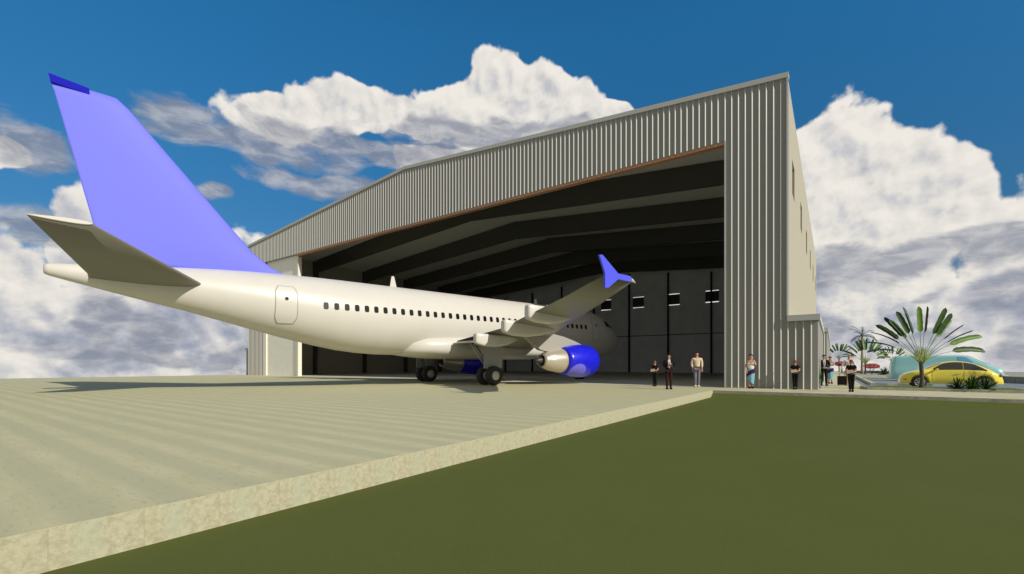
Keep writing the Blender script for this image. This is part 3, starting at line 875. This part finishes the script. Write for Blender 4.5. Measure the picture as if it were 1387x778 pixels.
# tall slim feather palm
t = thing('feather_palm', (3.25, 77.5, .05), 0, 'tall slim palm with bluish feathery crown behind the fan palms', 'palm tree')
b = MB(); b.loft([[Vector((r * math.cos(a), r * math.sin(a), z)) for a in [2 * math.pi * k / 10 for k in range(10)]] for z, r in ((0, .24), (.5, .17), (2, .14), (5.1, .12))])
b.build('trunk', mat('pale_bark', (.30, .25, .17), .9, var=.2), t)
FE = mat('feather_leaf', (.05, .105, .09), .6, var=.3)
rnd = random.Random(4)
for k in range(15):
    a = 2 * math.pi * k / 15 + rnd.uniform(-.2, .2); e0 = rnd.uniform(.05, 1.35)
    d = Vector((math.cos(a) * math.cos(e0), math.sin(a) * math.cos(e0), math.sin(e0))); p = Vector((0, 0, 5.1)); b = MB()
    ln = 2.0
    for i in range(10):
        q = p + d * ln / 10; b.tube(p, q, .022, .018, 4, 0, False)
        sd_ = d.cross(Vector((0, 0, 1))).normalized()
        for s_ in (-1, 1):
            for u in (0, .5):
                m0 = p.lerp(q, u); tip = m0 + (sd_ * s_ * .8 + d * .6 + Vector((0, 0, -.35))) * .42 * math.sin((i + 1 + u) / 11.5 * math.pi) ** .5
                b.face([b.bm.verts.new(m0), b.bm.verts.new(m0 + d * .05), b.bm.verts.new(tip)])
        p = q; d = (d + Vector((0, 0, -.16))).normalized()
    b.build('frond', FE, t)

# red flowering shrubs
RED = mat('red_leaf', (.36, .05, .045), .7, var=.35, vscale=4)
def leaf_cloud(b, c, r, n, size, rnd, mi=0):
    for _ in range(n):
        while True:
            p = Vector((rnd.uniform(-1, 1), rnd.uniform(-1, 1), rnd.uniform(-1, 1)))
            if .25 < p.length < 1: break
        p = Vector((c[0] + p.x * r[0], c[1] + p.y * r[1], c[2] + p.z * r[2] + .0))
        u = Vector((rnd.gauss(0, 1), rnd.gauss(0, 1), rnd.gauss(0, 1))).normalized(); v = u.orthogonal().normalized()
        s = size * rnd.uniform(.6, 1.3)
        b.face([b.bm.verts.new(p - u * s), b.bm.verts.new(p + v * s * .45), b.bm.verts.new(p + u * s), b.bm.verts.new(p - v * s * .45)], mi)
for (x, y, s, lab, sd) in ((4.05, 73.5, 1.0, 'red leaved round shrub on thin stems right of the fan palm', 1), (1.25, 96.0, 1.35, 'farther red leaved shrub seen left of the bald man', 2)):
    t = thing('red_shrub', (x, y, .05), 0, lab, 'shrub', 'red leaved shrubs')
    rnd = random.Random(sd); b = MB()
    for k in range(6):
        a = k * 1.05; b.tube((0, 0, 0), (.35 * s * math.cos(a), .35 * s * math.sin(a), .85 * s), .025, .012, 5)
    b.build('stem', BARK, t)
    b = MB(); leaf_cloud(b, (0, 0, 1.06 * s), (.9 * s, .8 * s, .33 * s), 900, .085 * s, rnd)
    b.build('foliage', RED, t)
# spiky plants
def spiky(loc, h, r, label, seed, group, n=46):
    rnd = random.Random(seed); t = thing('spiky_plant', loc, 0, label, 'plant', group)
    b = MB()
    for k in range(n):
        a = rnd.uniform(0, 2 * math.pi); e0 = rnd.uniform(.25, 1.5)
        d = Vector((math.cos(a) * math.cos(e0), math.sin(a) * math.cos(e0), math.sin(e0)))
        up = Vector((-math.sin(a), math.cos(a), 0)).cross(d)
        ln = (h * (.55 + .5 * math.sin(e0))) * rnd.uniform(.8, 1.15) if e0 > .8 else r * rnd.uniform(.85, 1.2)
        blade(b, (rnd.uniform(-.04, .04), rnd.uniform(-.04, .04), 0), d, up, ln, .028, .55, rnd.choice((0, 0, 2, 1)), .3, False)
    b.build('leaves', [LG[2], LG[1], LG[0]], t)
    return t
spiky((4.70, 28.98, .13), .50, .42, 'leftmost of the three spiky green plants before the yellow car', 1, 'spiky plants in the island')
spiky((5.12, 28.80, .13), .56, .44, 'middle spiky green plant of three before the yellow car', 2, 'spiky plants in the island')
spiky((5.62, 28.98, .13), .56, .44, 'rightmost of the three spiky green plants near the car rear', 3, 'spiky plants in the island')
spiky((5.05, 70.5, .05), .95, .75, 'small round green bush alone on the far pavement left of the van', 4, None, 70)
t = thing('twig_shrub', (5.45, 29.35, .13), 0, 'thin twiggy stems with pink buds above the spiky plants', 'shrub')
b = MB(); bb = MB(); rnd = random.Random(9)
for k in range(16):
    a = rnd.uniform(0, 6.28); tip = Vector((.45 * math.cos(a) * rnd.uniform(.3, 1), .3 * math.sin(a), rnd.uniform(.6, .85)))
    mid = tip * .5 + Vector((0, 0, .08)); b.tube((0, 0, 0), mid, .006, .004, 4); b.tube(mid, tip, .004, .003, 4)
    leaf_cloud(bb, tip, (.04, .04, .03), 4, .02, rnd)
b.build('stem', BARK, t); bb.build('bud', mat('bud', (.35, .12, .12), .7), t)
t = thing('leafy_shrub', (-.535, 28.3, 0), 0, 'green leafy shrub at the annex wall behind the man in black', 'shrub')
b = MB(); b.tube((0, 0, 0), (0, 0, .7), .02, .01, 6); b.build('stem', BARK, t)
b = MB(); leaf_cloud(b, (0, 0, .62), (.05, .16, .40), 240, .035, random.Random(3)); b.build('foliage', LG[1], t)

# ------------------------------------------------------------------ vehicles
def car_section(x, V, y):
    pass
def smooth_lookup(tab, x):
    if x <= tab[0][0]: return tab[0][1]
    for i in range(len(tab) - 1):
        a, c = tab[i], tab[i + 1]
        if x <= c[0]:
            t = (x - a[0]) / (c[0] - a[0])
            m0 = (c[1] - tab[i - 1][1]) / (c[0] - tab[i - 1][0]) if i > 0 else (c[1] - a[1]) / (c[0] - a[0])
            m1 = (tab[i + 2][1] - a[1]) / (tab[i + 2][0] - a[0]) if i + 2 < len(tab) else (c[1] - a[1]) / (c[0] - a[0])
            h = c[0] - a[0]
            return (2 * t ** 3 - 3 * t * t + 1) * a[1] + (t ** 3 - 2 * t * t + t) * h * m0 + (-2 * t ** 3 + 3 * t * t) * c[1] + (t ** 3 - t * t) * h * m1
    return tab[-1][1]

class Vehicle:
    """lofted body; x along the length from the nose, local y to the left, z up"""
    def __init__(s, length, belt, roof, halfw, roofw, wheels, zb, wr, ar, bulge=0.0):
        s.len, s.belt, s.roof, s.hw, s.rw, s.wheels, s.zb, s.wr, s.ar, s.bulge = length, belt, roof, halfw, roofw, wheels, zb, wr, ar, bulge
    def low(s, x):
        z = s.zb
        for c in s.wheels:
            d = abs(x - c)
            if d < s.ar: z = max(z, s.wr + math.sqrt(s.ar ** 2 - d * d))
        return z
    def half(s, x):
        w = smooth_lookup(s.hw, x)
        for c in s.wheels: w += s.bulge * math.exp(-((x - c) / .42) ** 4)
        return w
    def sec(s, x, off=0.0):
        W = s.half(x) + off; zb = s.zb; zl = s.low(x); bt = smooth_lookup(s.belt, x); rf = max(bt + .004, smooth_lookup(s.roof, x) + off)
        rw = min(smooth_lookup(s.rw, x), W * .97) + off
        zm = zl + (bt - zl) * .45
        gap = rf - bt
        pts = [(0, zb), (W - .26, zb), (W - .26, zl), (W - .03, zl), (W, zl + .03), (W * 1.0, zm), (W * .985, zl + (bt - zl) * .8), (W * .94, bt)]
        for t in (.25, .5, .75, .92):
            pts.append((W * .92 + (rw - W * .92) * t, bt + gap * (1 - (1 - t) ** 1.5) * .96))
        pts += [(rw * .86, bt + gap * .985), (rw * .5, rf + .0), (0, rf + .006)]
        return pts
    def ring(s, x, sgnfull=True):
        p = s.sec(x); return [Vector((x, y, z)) for y, z in p] + [Vector((x, -y, z)) for y, z in reversed(p[1:-1])]
    def body(s, name, m, parent, step=.05):
        b = MB(); n = int(s.len / step); rings = []
        for i in range(n + 1): rings.append(s.ring(s.len * i / n))
        b.loft(rings); return b.build(name, m, parent)
    def patch(s, name, m, parent, x0, x1, t0, t1, side, off=.008, f0=None, f1=None, nx=22, nt=8):
        """patch between belt (t=0) and roof edge (t=1) following the side surface; t0/t1 may be functions of x"""
        b = MB(); rows = []
        for i in range(nx + 1):
            x = x0 + (x1 - x0) * i / nx; row = []
            a = t0(x) if callable(t0) else t0; c = t1(x) if callable(t1) else t1
            p = s.sec(x, off)[7:12]
            for j in range(nt + 1):
                t = a + (c - a) * j / nt; q = max(0, min(.9999, t)) * 4; k = int(q); f = q - k
                row.append(Vector((x, side * (p[k][0] + (p[k + 1][0] - p[k][0]) * f), p[k][1] + (p[k + 1][1] - p[k][1]) * f)))
            rows.append(row)
        b.grid(rows); return b.build(name, m, parent)

def carwheel(c, r, w, parent, rimm, side):
    b = MB(); b.lathe([(-w / 2, r * .6), (-w / 2, r * .9), (-w * .3, r), (w * .3, r), (w / 2, r * .9), (w / 2, r * .6)], c, (0, 1, 0), 32); t = b.build('wheel', M['tyre'], parent)
    b = MB(); b.lathe([(-w * .42, r * .68), (w * .42, r * .68)], c, (0, 1, 0), 28)
    t2 = b.build('rim_dark', M['darkmetal'], t)
    b = MB()
    for s_ in (-1, 1):
        cy = Vector(c) + Vector((0, s_ * w * .46, 0))
        b.lathe([(-.012, r * .18), (.012, r * .16)], cy, (0, s_, 0), 12)
        for k in range(7):
            a = 2 * math.pi * k / 7; mx = Matrix.Translation(cy) @ Matrix.Rotation(a, 4, 'Y'); b.box(-.022, .022, -.01, .01, r * .1, r * .68, 0, mx)
        b.lathe([(-.012, r * .62), (.012, r * .64), (.012, r * .70), (-.012, r * .70), (-.012, r * .62)], cy, (0, s_, 0), 28, 0, False)
    b.build('rim', rimm, t)

YEL = mat('yellow_paint', (.82, .70, .075), .28, spec=.5, coat=.6)
GLS = mat('car_glass', (.035, .035, .03), .06, spec=.8)
RIM = mat('alloy', (.55, .56, .58), .3, metal=.6)
car = thing('car', (3.12, 34.3, -.03), 0, 'yellow rounded compact car parked behind the large fan palm', 'car')
V = Vehicle(4.1,
            belt=[(0, .40), (.04, .58), (.16, .72), (.42, .84), (.8, .92), (1.2, .95), (1.6, .96), (2.4, .97), (3.1, .95), (3.5, .90), (3.85, .78), (4.03, .60), (4.1, .42)],
            roof=[(0, .40), (.04, .58), (.16, .73), (.42, .86), (.8, .965), (1.08, 1.04), (1.4, 1.22), (1.75, 1.37), (2.1, 1.45), (2.5, 1.45), (2.9, 1.36), (3.3, 1.19), (3.65, .98), (3.88, .80), (4.04, .60), (4.1, .42)],
            halfw=[(0, .50), (.08, .62), (.3, .76), (.8, .82), (1.5, .80), (2.3, .80), (3.1, .82), (3.7, .78), (4.0, .62), (4.1, .48)],
            roofw=[(0, .45), (.6, .60), (1.1, .58), (1.7, .55), (2.3, .56), (3.0, .52), (3.5, .45), (3.9, .40), (4.1, .4)],
            wheels=(.80, 3.32), zb=.24, wr=.31, ar=.385, bulge=.05)
V.body('body', YEL, car)
def arcwin(x0, x1, a=.08, top=.86):
    return lambda x: a + (top - a) * max(0.0, min(1, min((x - x0) / .5, (x1 - x) / .55))) ** .6
for sd in (-1, 1):
    V.patch('side_window', GLS, car, 1.38, 2.545, .05, arcwin(1.30, 4.0), sd)
    V.patch('side_window', GLS, car, 2.575, 3.45, .05, arcwin(.6, 3.50), sd)
    b = MB(); p = V.sec(1.45)[7]; b.lathe([(-.09, .03), (-.06, .07), (.06, .07), (.09, .03)], (1.5, sd * (p[0] + .10), 1.02), (0, 1, 0), 12, 0, True, .6); b.build('mirror', YEL, car)
    b = MB(); b.lathe([(-.015, .105), (.02, .10), (.035, .05)], (.21, sd * .60, .66), (-1, sd * .5, .45), 18); b.build('headlight', mat('lamp_glass', (.7, .7, .72), .1, spec=.6), car)
    b = MB(); b.box(.12, .30, sd * .74 - .012, sd * .74 + .012, .43, .49); b.build('indicator', mat('amber', (.55, .13, .02), .3), car)
    b = MB(); b.lathe([(-.015, .09), (.02, .085)], (3.98, sd * .62, .72), (1, sd * .5, .4), 18); b.build('tail_light', mat('tail_red', (.45, .02, .015), .25), car)
    for x in (.80, 3.32): carwheel((x, sd * .74, .31), .31, .2, car, RIM, sd)
    # door outline and handle
    b = MB()
    for xx in (1.32, 2.58):
        pts = []
        for z in (.34, .5, .65, .8, .93):
            sec = V.sec(xx, .004); ys = [p for p in sec[4:8]]
            for q0, q1 in zip(ys[:-1], ys[1:]):
                if q0[1] <= z <= q1[1]: pts.append(Vector((xx, sd * (q0[0] + (q1[0] - q0[0]) * (z - q0[1]) / (q1[1] - q0[1])), z)))
        for p, q in zip(pts[:-1], pts[1:]): b.tube(p, q, .006, .006, 4)
    b.build('door_seam', mat('seam', (.25, .18, .02), .6), car)
    b = MB(); b.box(2.3, 2.48, sd * (V.half(2.4) + .012) - .012, sd * (V.half(2.4) + .012) + .012, .80, .825); b.build('door_handle', YEL, car)
# windscreens
def screen(Vh, x0, x1, name, m, parent, frac=.88, n=10):
    b = MB(); rows = []
    for i in range(n + 1):
        x = x0 + (x1 - x0) * i / n; p = Vh.sec(x, .010); w = p[12][0] * frac / .86; zr = p[14][1]
        rows.append([Vector((x, w * u, zr + (p[12][1] - zr) * abs(u) ** 2.2 + .006)) for u in [-1 + 2 * j / 10 for j in range(11)]])
    b.grid(rows); return b.build(name, m, parent)
screen(V, 1.14, 1.72, 'windscreen', GLS, car); screen(V, 3.08, 3.62, 'rear_window', GLS, car)

TEAL = mat('teal_paint', (.27, .56, .57), .25, spec=.5, coat=.5)
van = thing('van', (3.80, 48.0, -.03), 0, 'long pale teal van parked behind the yellow car', 'van')
W2 = Vehicle(6.35,
             belt=[(0, .62), (.12, .98), (.5, 1.0), (4.5, 1.02), (5.2, 1.0), (5.9, .90), (6.25, .78), (6.35, .6)],
             roof=[(0, .95), (.06, 1.45), (.2, 1.86), (.4, 1.98), (1, 2.0), (3, 2.0), (4.2, 1.99), (4.55, 1.90), (5.1, 1.56), (5.6, 1.24), (5.95, 1.10), (6.22, .96), (6.35, .7)],
             halfw=[(0, .82), (.2, .92), (1, .96), (5, .96), (5.9, .90), (6.25, .78), (6.35, .68)],
             roofw=[(0, .7), (.4, .78), (3.9, .78), (4.8, .70), (5.6, .72), (6.35, .6)],
             wheels=(1.75, 5.05), zb=.16, wr=.33, ar=.37)
W2.body('body', TEAL, van, .07)
VG = mat('van_glass', (.12, .36, .60), .08, spec=.7)
screen(W2, 4.4, 5.5, 'windscreen', VG, van)
for sd in (-1, 1):
    W2.patch('side_window', VG, van, 3.85, 4.7, .15, lambda x: .15 + .7 * min(1, (5.1 - x) / .9), sd)
    for x in (1.75, 5.05): carwheel((x, sd * .84, .33), .33, .2, van, RIM, sd)
    b = MB(); b.box(6.28, 6.40, sd * .62 - .1, sd * .62 + .1, .62, .78); b.build('headlight', mat('lamp2', (.75, .75, .72), .2), van)
for (x0, x1) in ((-.14, .10), (6.26, 6.50)):
    b = MB(); b.box(x0, x1, -.86, .86, .25, .52); b.build('bumper', mat('bumper_white', (.68, .66, .60), .5), van, bevel=.04)

# ------------------------------------------------------------------ people
SKIN = mat('skin', (.52, .27, .18), .55, spec=.3); 
def cloth(name, c): return mat(name, c, .85, spec=.1, var=.12, vscale=12)
K_ = {'black': cloth('black_cloth', (.012, .012, .014)), 'cream': cloth('cream_cloth', (.66, .54, .40)), 'grey': cloth('grey_cloth', (.16, .16, .20)),
      'white': cloth('white_cloth', (.72, .70, .66)), 'teal': cloth('teal_cloth', (.18, .42, .50)), 'plum': cloth('plum_cloth', (.06, .014, .05)),
      'brown': cloth('brown_cloth', (.035, .014, .012)), 'tan': cloth('tan_cloth', (.45, .33, .22)), 'blue': cloth('blue_cloth', (.16, .20, .42))}
HAIR = {'dark': cloth('dark_hair', (.015, .010, .008)), 'auburn': cloth('auburn_hair', (.22, .07, .03)), 'grey': cloth('grey_hair', (.4, .35, .3))}

def skinned(name, verts, edges, m, parent, sub=1, root=0):
    me = bpy.data.meshes.new(name); me.from_pydata([v[0] for v in verts], edges, [])
    o = bpy.data.objects.new(name, me); C.objects.link(o)
    md = o.modifiers.new('skin', 'SKIN'); md.use_smooth_shade = True
    sv = me.skin_vertices[0].data
    for i, v in enumerate(verts):
        r = v[1]; sv[i].radius = r if isinstance(r, tuple) else (r, r); sv[i].use_root = (i == root)
    sb = o.modifiers.new('sub', 'SUBSURF'); sb.levels = sub; sb.render_levels = sub
    dg = bpy.context.evaluated_depsgraph_get(); dg.update()
    nm = bpy.data.meshes.new_from_object(o.evaluated_get(dg))
    o.modifiers.clear(); old = o.data; o.data = nm; bpy.data.meshes.remove(old)
    nm.materials.clear(); nm.materials.append(m)
    for p in nm.polygons: p.use_smooth = True
    o.parent = parent
    return o

def person(loc, rz, height, spec, label):
    """built 1.75 m tall facing -Y, then scaled"""
    t = thing('person', loc, rz, label, 'person', 'people standing by the hangar')
    t.scale = (height / 1.75,) * 3
    fem = spec.get('fem', False); sw = .165 if fem else .195; hw = .085
    J = dict(pel=(0, 0, .96), sp=(0, .01, 1.12), ch=(0, .0, 1.30), nk=(0, .01, 1.46), nk2=(0, .0, 1.52), jaw=(0, -.015, 1.58), hd=(0, -.005, 1.645), top=(0, .005, 1.695))
    foot = spec.get('feet', [(.09, 0), (-.09, 0)])
    arms = spec['arms']      # for side +1 then -1 : elbow, wrist, hand direction
    Vv = []; E = []
    def add(p, r, frm=None):
        Vv.append((Vector(p), r)); i = len(Vv) - 1
        if frm is not None: E.append((frm, i))
        return i
    pel = add(J['pel'], (.13, .10)); sp = add(J['sp'], (.115, .09), pel); ch = add(J['ch'], (.14, .10), sp)
    nk = add(J['nk'], .06, ch); nk2 = add(J['nk2'], .052, nk); jaw = add(J['jaw'], (.058, .066), nk2); hd = add(J['hd'], (.074, .088), jaw); add(J['top'], (.062, .074), hd)
    add((0, -.098, 1.625), .014, hd)
    for sx in (-1, 1): add((sx * .078, .005, 1.635), (.012, .02), hd)
    legs = []; armj = []
    for sx, (fx, fy) in zip((1, -1), foot):
        hp = add((sx * hw, 0, .90), .085, pel); kn = add(((sx * hw + fx) / 2, fy / 2 - .02, .50), .058, hp); an = add((fx, fy + .01, .09), .038, kn); to = add((fx * 1.08, fy - .13, .035), (.036, .028), an)
        legs.append((Vv[hp][0], Vv[kn][0], Vv[an][0], Vv[to][0]))
    for sx, (el_, wr, hdv) in zip((1, -1), arms):
        sh = add((sx * sw, .0, 1.41), .055, ch); e_ = add(el_, .041, sh); w_ = add(wr, .028, e_)
        hv = Vector(hdv).normalized(); pal = add(Vector(wr) + hv * .07, (.036, .02), w_)
        side = hv.cross(Vector((0, 0, 1)) if abs(hv.z) < .8 else Vector((0, 1, 0))).normalized(); cur = hv.cross(side) * (1 if hv.z < .3 else -1)
        for q, ln in ((-1.5, .062), (-.5, .074), (.5, .070), (1.5, .055)):
            b0 = add(Vector(wr) + hv * .105 + side * q * .018, .0088, pal); b1 = add(Vector(wr) + hv * (.105 + ln * .6) + side * q * .020 + cur * .008, .0085, b0); add(Vector(wr) + hv * (.105 + ln) + side * q * .020 + cur * .03, .0075, b1)
        th = add(Vector(wr) + hv * .05 + side * sx * .04, .010, pal); add(Vector(wr) + hv * .09 + side * sx * .058, .009, th)
        armj.append((Vv[sh][0], Vv[e_][0], Vv[w_][0]))
    skinned('body', Vv, E, SKIN, t, 1)
    # top garment
    if spec.get('top'):
        o = []; ed = []
        ex = .018 if not spec.get('jacket') else .03
        o.append((Vector((0, .005, .90 if spec.get('jacket') else .97)), (.145 + ex, .105 + ex))); o.append((Vector(J['sp']), (.125 + ex, .095 + ex))); o.append((Vector((0, 0, 1.30)), (.15 + ex, .105 + ex))); o.append((Vector((0, .01, 1.44)), (.075, .07)))
        ed += [(0, 1), (1, 2), (2, 3)]
        for a in armj:
            i = len(o); o.append((a[0], .062 + ex * .6)); ed.append((2, i))
            if spec.get('sleeve', 'long') == 'long':
                o.append((a[1], .05 + ex * .5)); o.append((a[1].lerp(a[2], .88), .038 + ex * .4)); ed += [(i, i + 1), (i + 1, i + 2)]
            elif spec['sleeve'] == 'short':
                o.append((a[0].lerp(a[1], .6), .056 + ex * .4)); ed.append((i, i + 1))
        skinned('jacket' if spec.get('jacket') else 'shirt', o, ed, K_[spec['top']], t, 2, 1)
    if spec.get('front'):
        b = MB(); b.grid([[Vector((w * u, -.135 - .006 * (1 - abs(u)) - yy, z)) for u in (-1, -.5, 0, .5, 1)] for (z, w, yy) in ((1.06, .02, .0), (1.18, .045, .004), (1.30, .06, .010), (1.40, .055, -.022), (1.455, .045, -.055))]); b.build('shirt_front', K_[spec['front']], t)
        b = MB(); b.grid([[Vector((w * u, -.148 - yy, z)) for u in (-1, 0, 1)] for (z, w, yy) in ((1.10, .012, 0), (1.2, .018, .004), (1.32, .015, .01), (1.44, .010, -.045))]); b.build('tie', K_[spec.get('tie', 'blue')], t)
    if spec.get('pants'):
        o = [(Vector((0, .0, .97)), (.15, .115))]; ed = []
        for (h_, k_, a_, t_) in legs:
            i = len(o); o += [(h_, .098), (k_, .076), (a_ + Vector((0, 0, .0)), .062)]; ed += [(0, i), (i, i + 1), (i + 1, i + 2)]
        skinned('trousers', o, ed, K_[spec['pants']], t, 2, 0)
        if spec.get('belt'):
            b = MB(); b.lathe([(0, .158), (.035, .158)], (0, .0, .985), (0, 0, 1), 24, 0, False, .78); b.build('belt', K_['brown'], t)
    if spec.get('skirt'):
        prof = [(1.02, .145, .115), (.92, .178, .14), (.75, .185, .145), (.5, .165, .13), (.30, .14, .115)]
        b = MB(); rr = []
        for (z, rx_, ry_) in prof:
            rr.append([Vector(((rx_ + .006 * math.sin(a * 7)) * math.cos(a), (ry_ + .006 * math.sin(a * 7)) * math.sin(a), z - (.10 * math.cos(a) if z < .35 else 0))) for a in [2 * math.pi * k / 42 for k in range(42)]])
        b.loft(rr, 0, True, False)
        b.build('skirt', K_[spec['skirt']], t)
        b = MB(); rr = []
        for (z, rx_, ry_) in ((.90, .186, .150), (.80, .193, .156), (.68, .192, .153)):
            rr.append([Vector((rx_ * math.cos(a), ry_ * math.sin(a), z + .11 * math.cos(a + .6))) for a in [2 * math.pi * k / 36 for k in range(36)]])
        b.loft(rr, 0, True, False); b.build('sash', K_['plum'], t)
    # shoes
    for (h_, k_, a_, t_) in legs:
        o = [(Vector((a_.x, a_.y + .055, .06)), (.062, .060)), (Vector((a_.x, a_.y - .04, .06)), (.066, .06)), (Vector((t_.x, t_.y - .055, .042)), (.062, .042))]
        skinned('shoe', o, [(0, 1), (1, 2)], K_[spec.get('shoe', 'black')], t, 2, 1)
    # hair and face
    if spec.get('hair'):
        b = MB(); hl = spec.get('hairlen', .0); rows = []
        for j in range(9):
            ph = j / 8 * (R(100) + hl); row = []
            for i in range(25):
                a = 2 * math.pi * i / 24
                fr = -math.sin(a)                    # 1 towards the face
                lim = ph * (1 - .34 * max(0, fr) ** 1.2)
                row.append(Vector((.092 * math.sin(lim) * math.cos(a), .010 + .112 * math.sin(lim) * math.sin(a), 1.665 + .10 * math.cos(lim) - (.05 * hl * max(0, ph - 1.2) if hl else 0))))
            rows.append(row)
        b.grid(rows); o = b.build('hair', HAIR[spec['hair']], t)
        if hl:
            oo = [(Vector((0, .055, 1.64)), (.075, .045)), (Vector((0, .06, 1.54)), (.075, .035)), (Vector((0, .06, 1.49)), (.06, .02))]
            skinned('hair', oo, [(0, 1), (1, 2)], HAIR[spec['hair']], t, 2, 1)
    b = MB()
    for sx in (-1, 1): b.lathe([(-.004, .011), (.004, .008)], (sx * .030, -.090, 1.652), (0, -1, 0), 8, 0, True, .6)
    b.build('eyes', K_['black'], t)
    b = MB(); b.lathe([(-.004, .022), (.003, .018)], (0, -.080, 1.590), (0, -1, 0), 10, 0, True, .3); b.build('mouth', mat('lips', (.35, .09, .08), .5), t)
    return t

def face_cam(x, y, turn=0): return math.atan2(-x, y) * -1 + R(turn) if False else math.atan2(x, -y) * 0 + math.atan2(-(-x), y) * -1 + R(turn)
UPF = (0, -.9, .25)
papers = dict(fem=True, top='black', sleeve='short', pants='black', hair='auburn', hairlen=.5,
              arms=[((.235, -.02, 1.14), (.06, -.24, 1.08), (-.9, -.25, .1)), ((-.235, -.02, 1.14), (-.12, -.26, 1.04), (.9, -.2, .1))], feet=[(.06, .02), (-.05, -.02)])
suit_up = dict(top='black', jacket=True, pants='brown', hair='dark', front='white', tie='blue',
               arms=[((.26, .0, 1.16), (.07, -.22, 1.26), (-.8, -.1, .35)), ((-.26, .0, 1.16), (-.05, -.24, 1.12), (.8, -.1, .25))])
suit_low = dict(top='black', jacket=True, pants='black', hair='dark', front='white', tie='blue',
                arms=[((.27, .0, 1.16), (.08, -.22, 1.02), (-.9, -.2, 0)), ((-.27, .0, 1.16), (-.05, -.23, 1.0), (.9, -.2, 0))], feet=[(.12, -.03), (-.11, .03)])
shirt_m = dict(top='cream', pants='grey', belt=True, hair='dark', shoe='cream',
               arms=[((.235, .02, 1.15), (.225, -.03, .92), (0, -.15, -1)), ((-.24, .02, 1.15), (-.20, -.05, .94), (.15, -.1, -1))], feet=[(.07, .04), (-.08, -.05)])
sarong = dict(fem=True, top='white', sleeve='none', skirt='teal', hair='dark', shoe='brown',
              arms=[((.22, -.06, 1.18), (.08, -.20, 1.40), (-.4, .3, .8)), ((-.23, .03, 1.16), (-.22, -.06, .93), (.2, -.3, -.9))], feet=[(.08, .03), (-.07, -.03)])
bald = dict(top='white', pants='tan', hair=None, shoe='tan',
            arms=[((.26, .02, 1.15), (.25, -.03, .92), (0, -.15, -1)), ((-.28, .0, 1.15), (-.34, -.05, .90), (0, -.05, -1))])
def at_px(px, y):   # x of a spot y metres ahead that lies in the measured direction
    return y * math.tan(math.atan((px - 693.5) / 613) - R(YAW))
def turned(x, y, deg=0): return math.atan2(x, y) * -1 + R(deg)
def stand(px, z, h, spec, label, deg=0, zz=0.0):
    y = z * (math.cos(R(YAW)) + (px - 693.5) / 613 * math.sin(R(YAW)))
    x = z * ((px - 693.5) / 613 * math.cos(R(YAW)) - math.sin(R(YAW)))
    return person((x, y, zz), turned(x, y, deg), h, spec, label), x, y
def booklet(x, y, rz, sc, label):
    b = MB(); b.box(-.15, .15, -.012, .0, -.10, .10, 0); b.box(-.147, .147, -.02, -.0125, -.097, .097, 1)
    o = b.build('booklet', [mat('booklet_cover', (.30, .20, .11), .7), mat('booklet_page', (.55, .42, .30), .7)])
    o.location = Vector((x, y, 1.10 * sc)) + Matrix.Rotation(rz, 3, 'Z') @ Vector((-.03 * sc, -.315 * sc, 0)); o.rotation_euler = (R(-25), R(-8), rz); o.scale = (sc,) * 3
    tag(o, label, 'booklet', 'booklets held by the women in black')
p, x, y = stand(887, 26.0, 1.46, papers, 'woman in black holding papers, farthest left of the hangar people', -20); booklet(x, y, turned(x, y, -20), 1.46 / 1.75, 'tan booklet held by the leftmost woman in black')
stand(906, 22.8, 1.77, suit_up, 'man in black suit with hands at his chest near the hangar opening', 8)
stand(944, 25.1, 1.96, shirt_m, 'man in cream shirt and grey trousers at the hangar opening', 5)
stand(1017, 23.6, 1.78, sarong, 'woman in white top and teal wrap before the ribbed pier', 10)
p, x, y = stand(1077, 22.7, 1.46, papers, 'woman in black holding papers before the annex wall', -5); booklet(x, y, turned(x, y, -5), 1.46 / 1.75, 'tan booklet held by the woman before the annex wall')
stand(1116, 26.6, 1.82, suit_low, 'man in black suit beside the annex corner with hands clasped', 8)
stand(1124.5, 29.7, 1.79, sarong, 'woman in teal wrap standing behind the suited man on the path', 5)
stand(1150, 27.0, 1.85, bald, 'bald man in white shirt carrying a dark suitcase on the path', 5)
p, x, y = stand(1153, 20.6, 1.46, papers, 'woman in black with booklet nearest the viewer on the path', -4); booklet(x, y, turned(x, y, -4), 1.46 / 1.75, 'tan booklet held by the nearest woman on the path')
# suitcase
z = 26.7; px = 1140.5
y = z * (math.cos(R(YAW)) + (px - 693.5) / 613 * math.sin(R(YAW))); x = z * ((px - 693.5) / 613 * math.cos(R(YAW)) - math.sin(R(YAW)))
t = thing('suitcase', (x, y, 0), R(5), 'black wheeled suitcase beside the bald man', 'suitcase')
b = MB(); b.box(-.22, .22, -.13, .13, .05, .58); b.build('case', K_['black'], t, bevel=.03)
b = MB()
for sx in (-.12, .12): b.tube((sx, .08, .58), (sx, .08, .76), .01)
b.tube((-.12, .08, .76), (.12, .08, .76), .014); b.build('handle', M['darkmetal'], t)
for sx in (-.16, .16):
    b = MB(); b.lathe([(-.015, .035), (.015, .035)], (sx, .08, .035), (1, 0, 0), 12); b.build('wheel', M['tyre'], t)
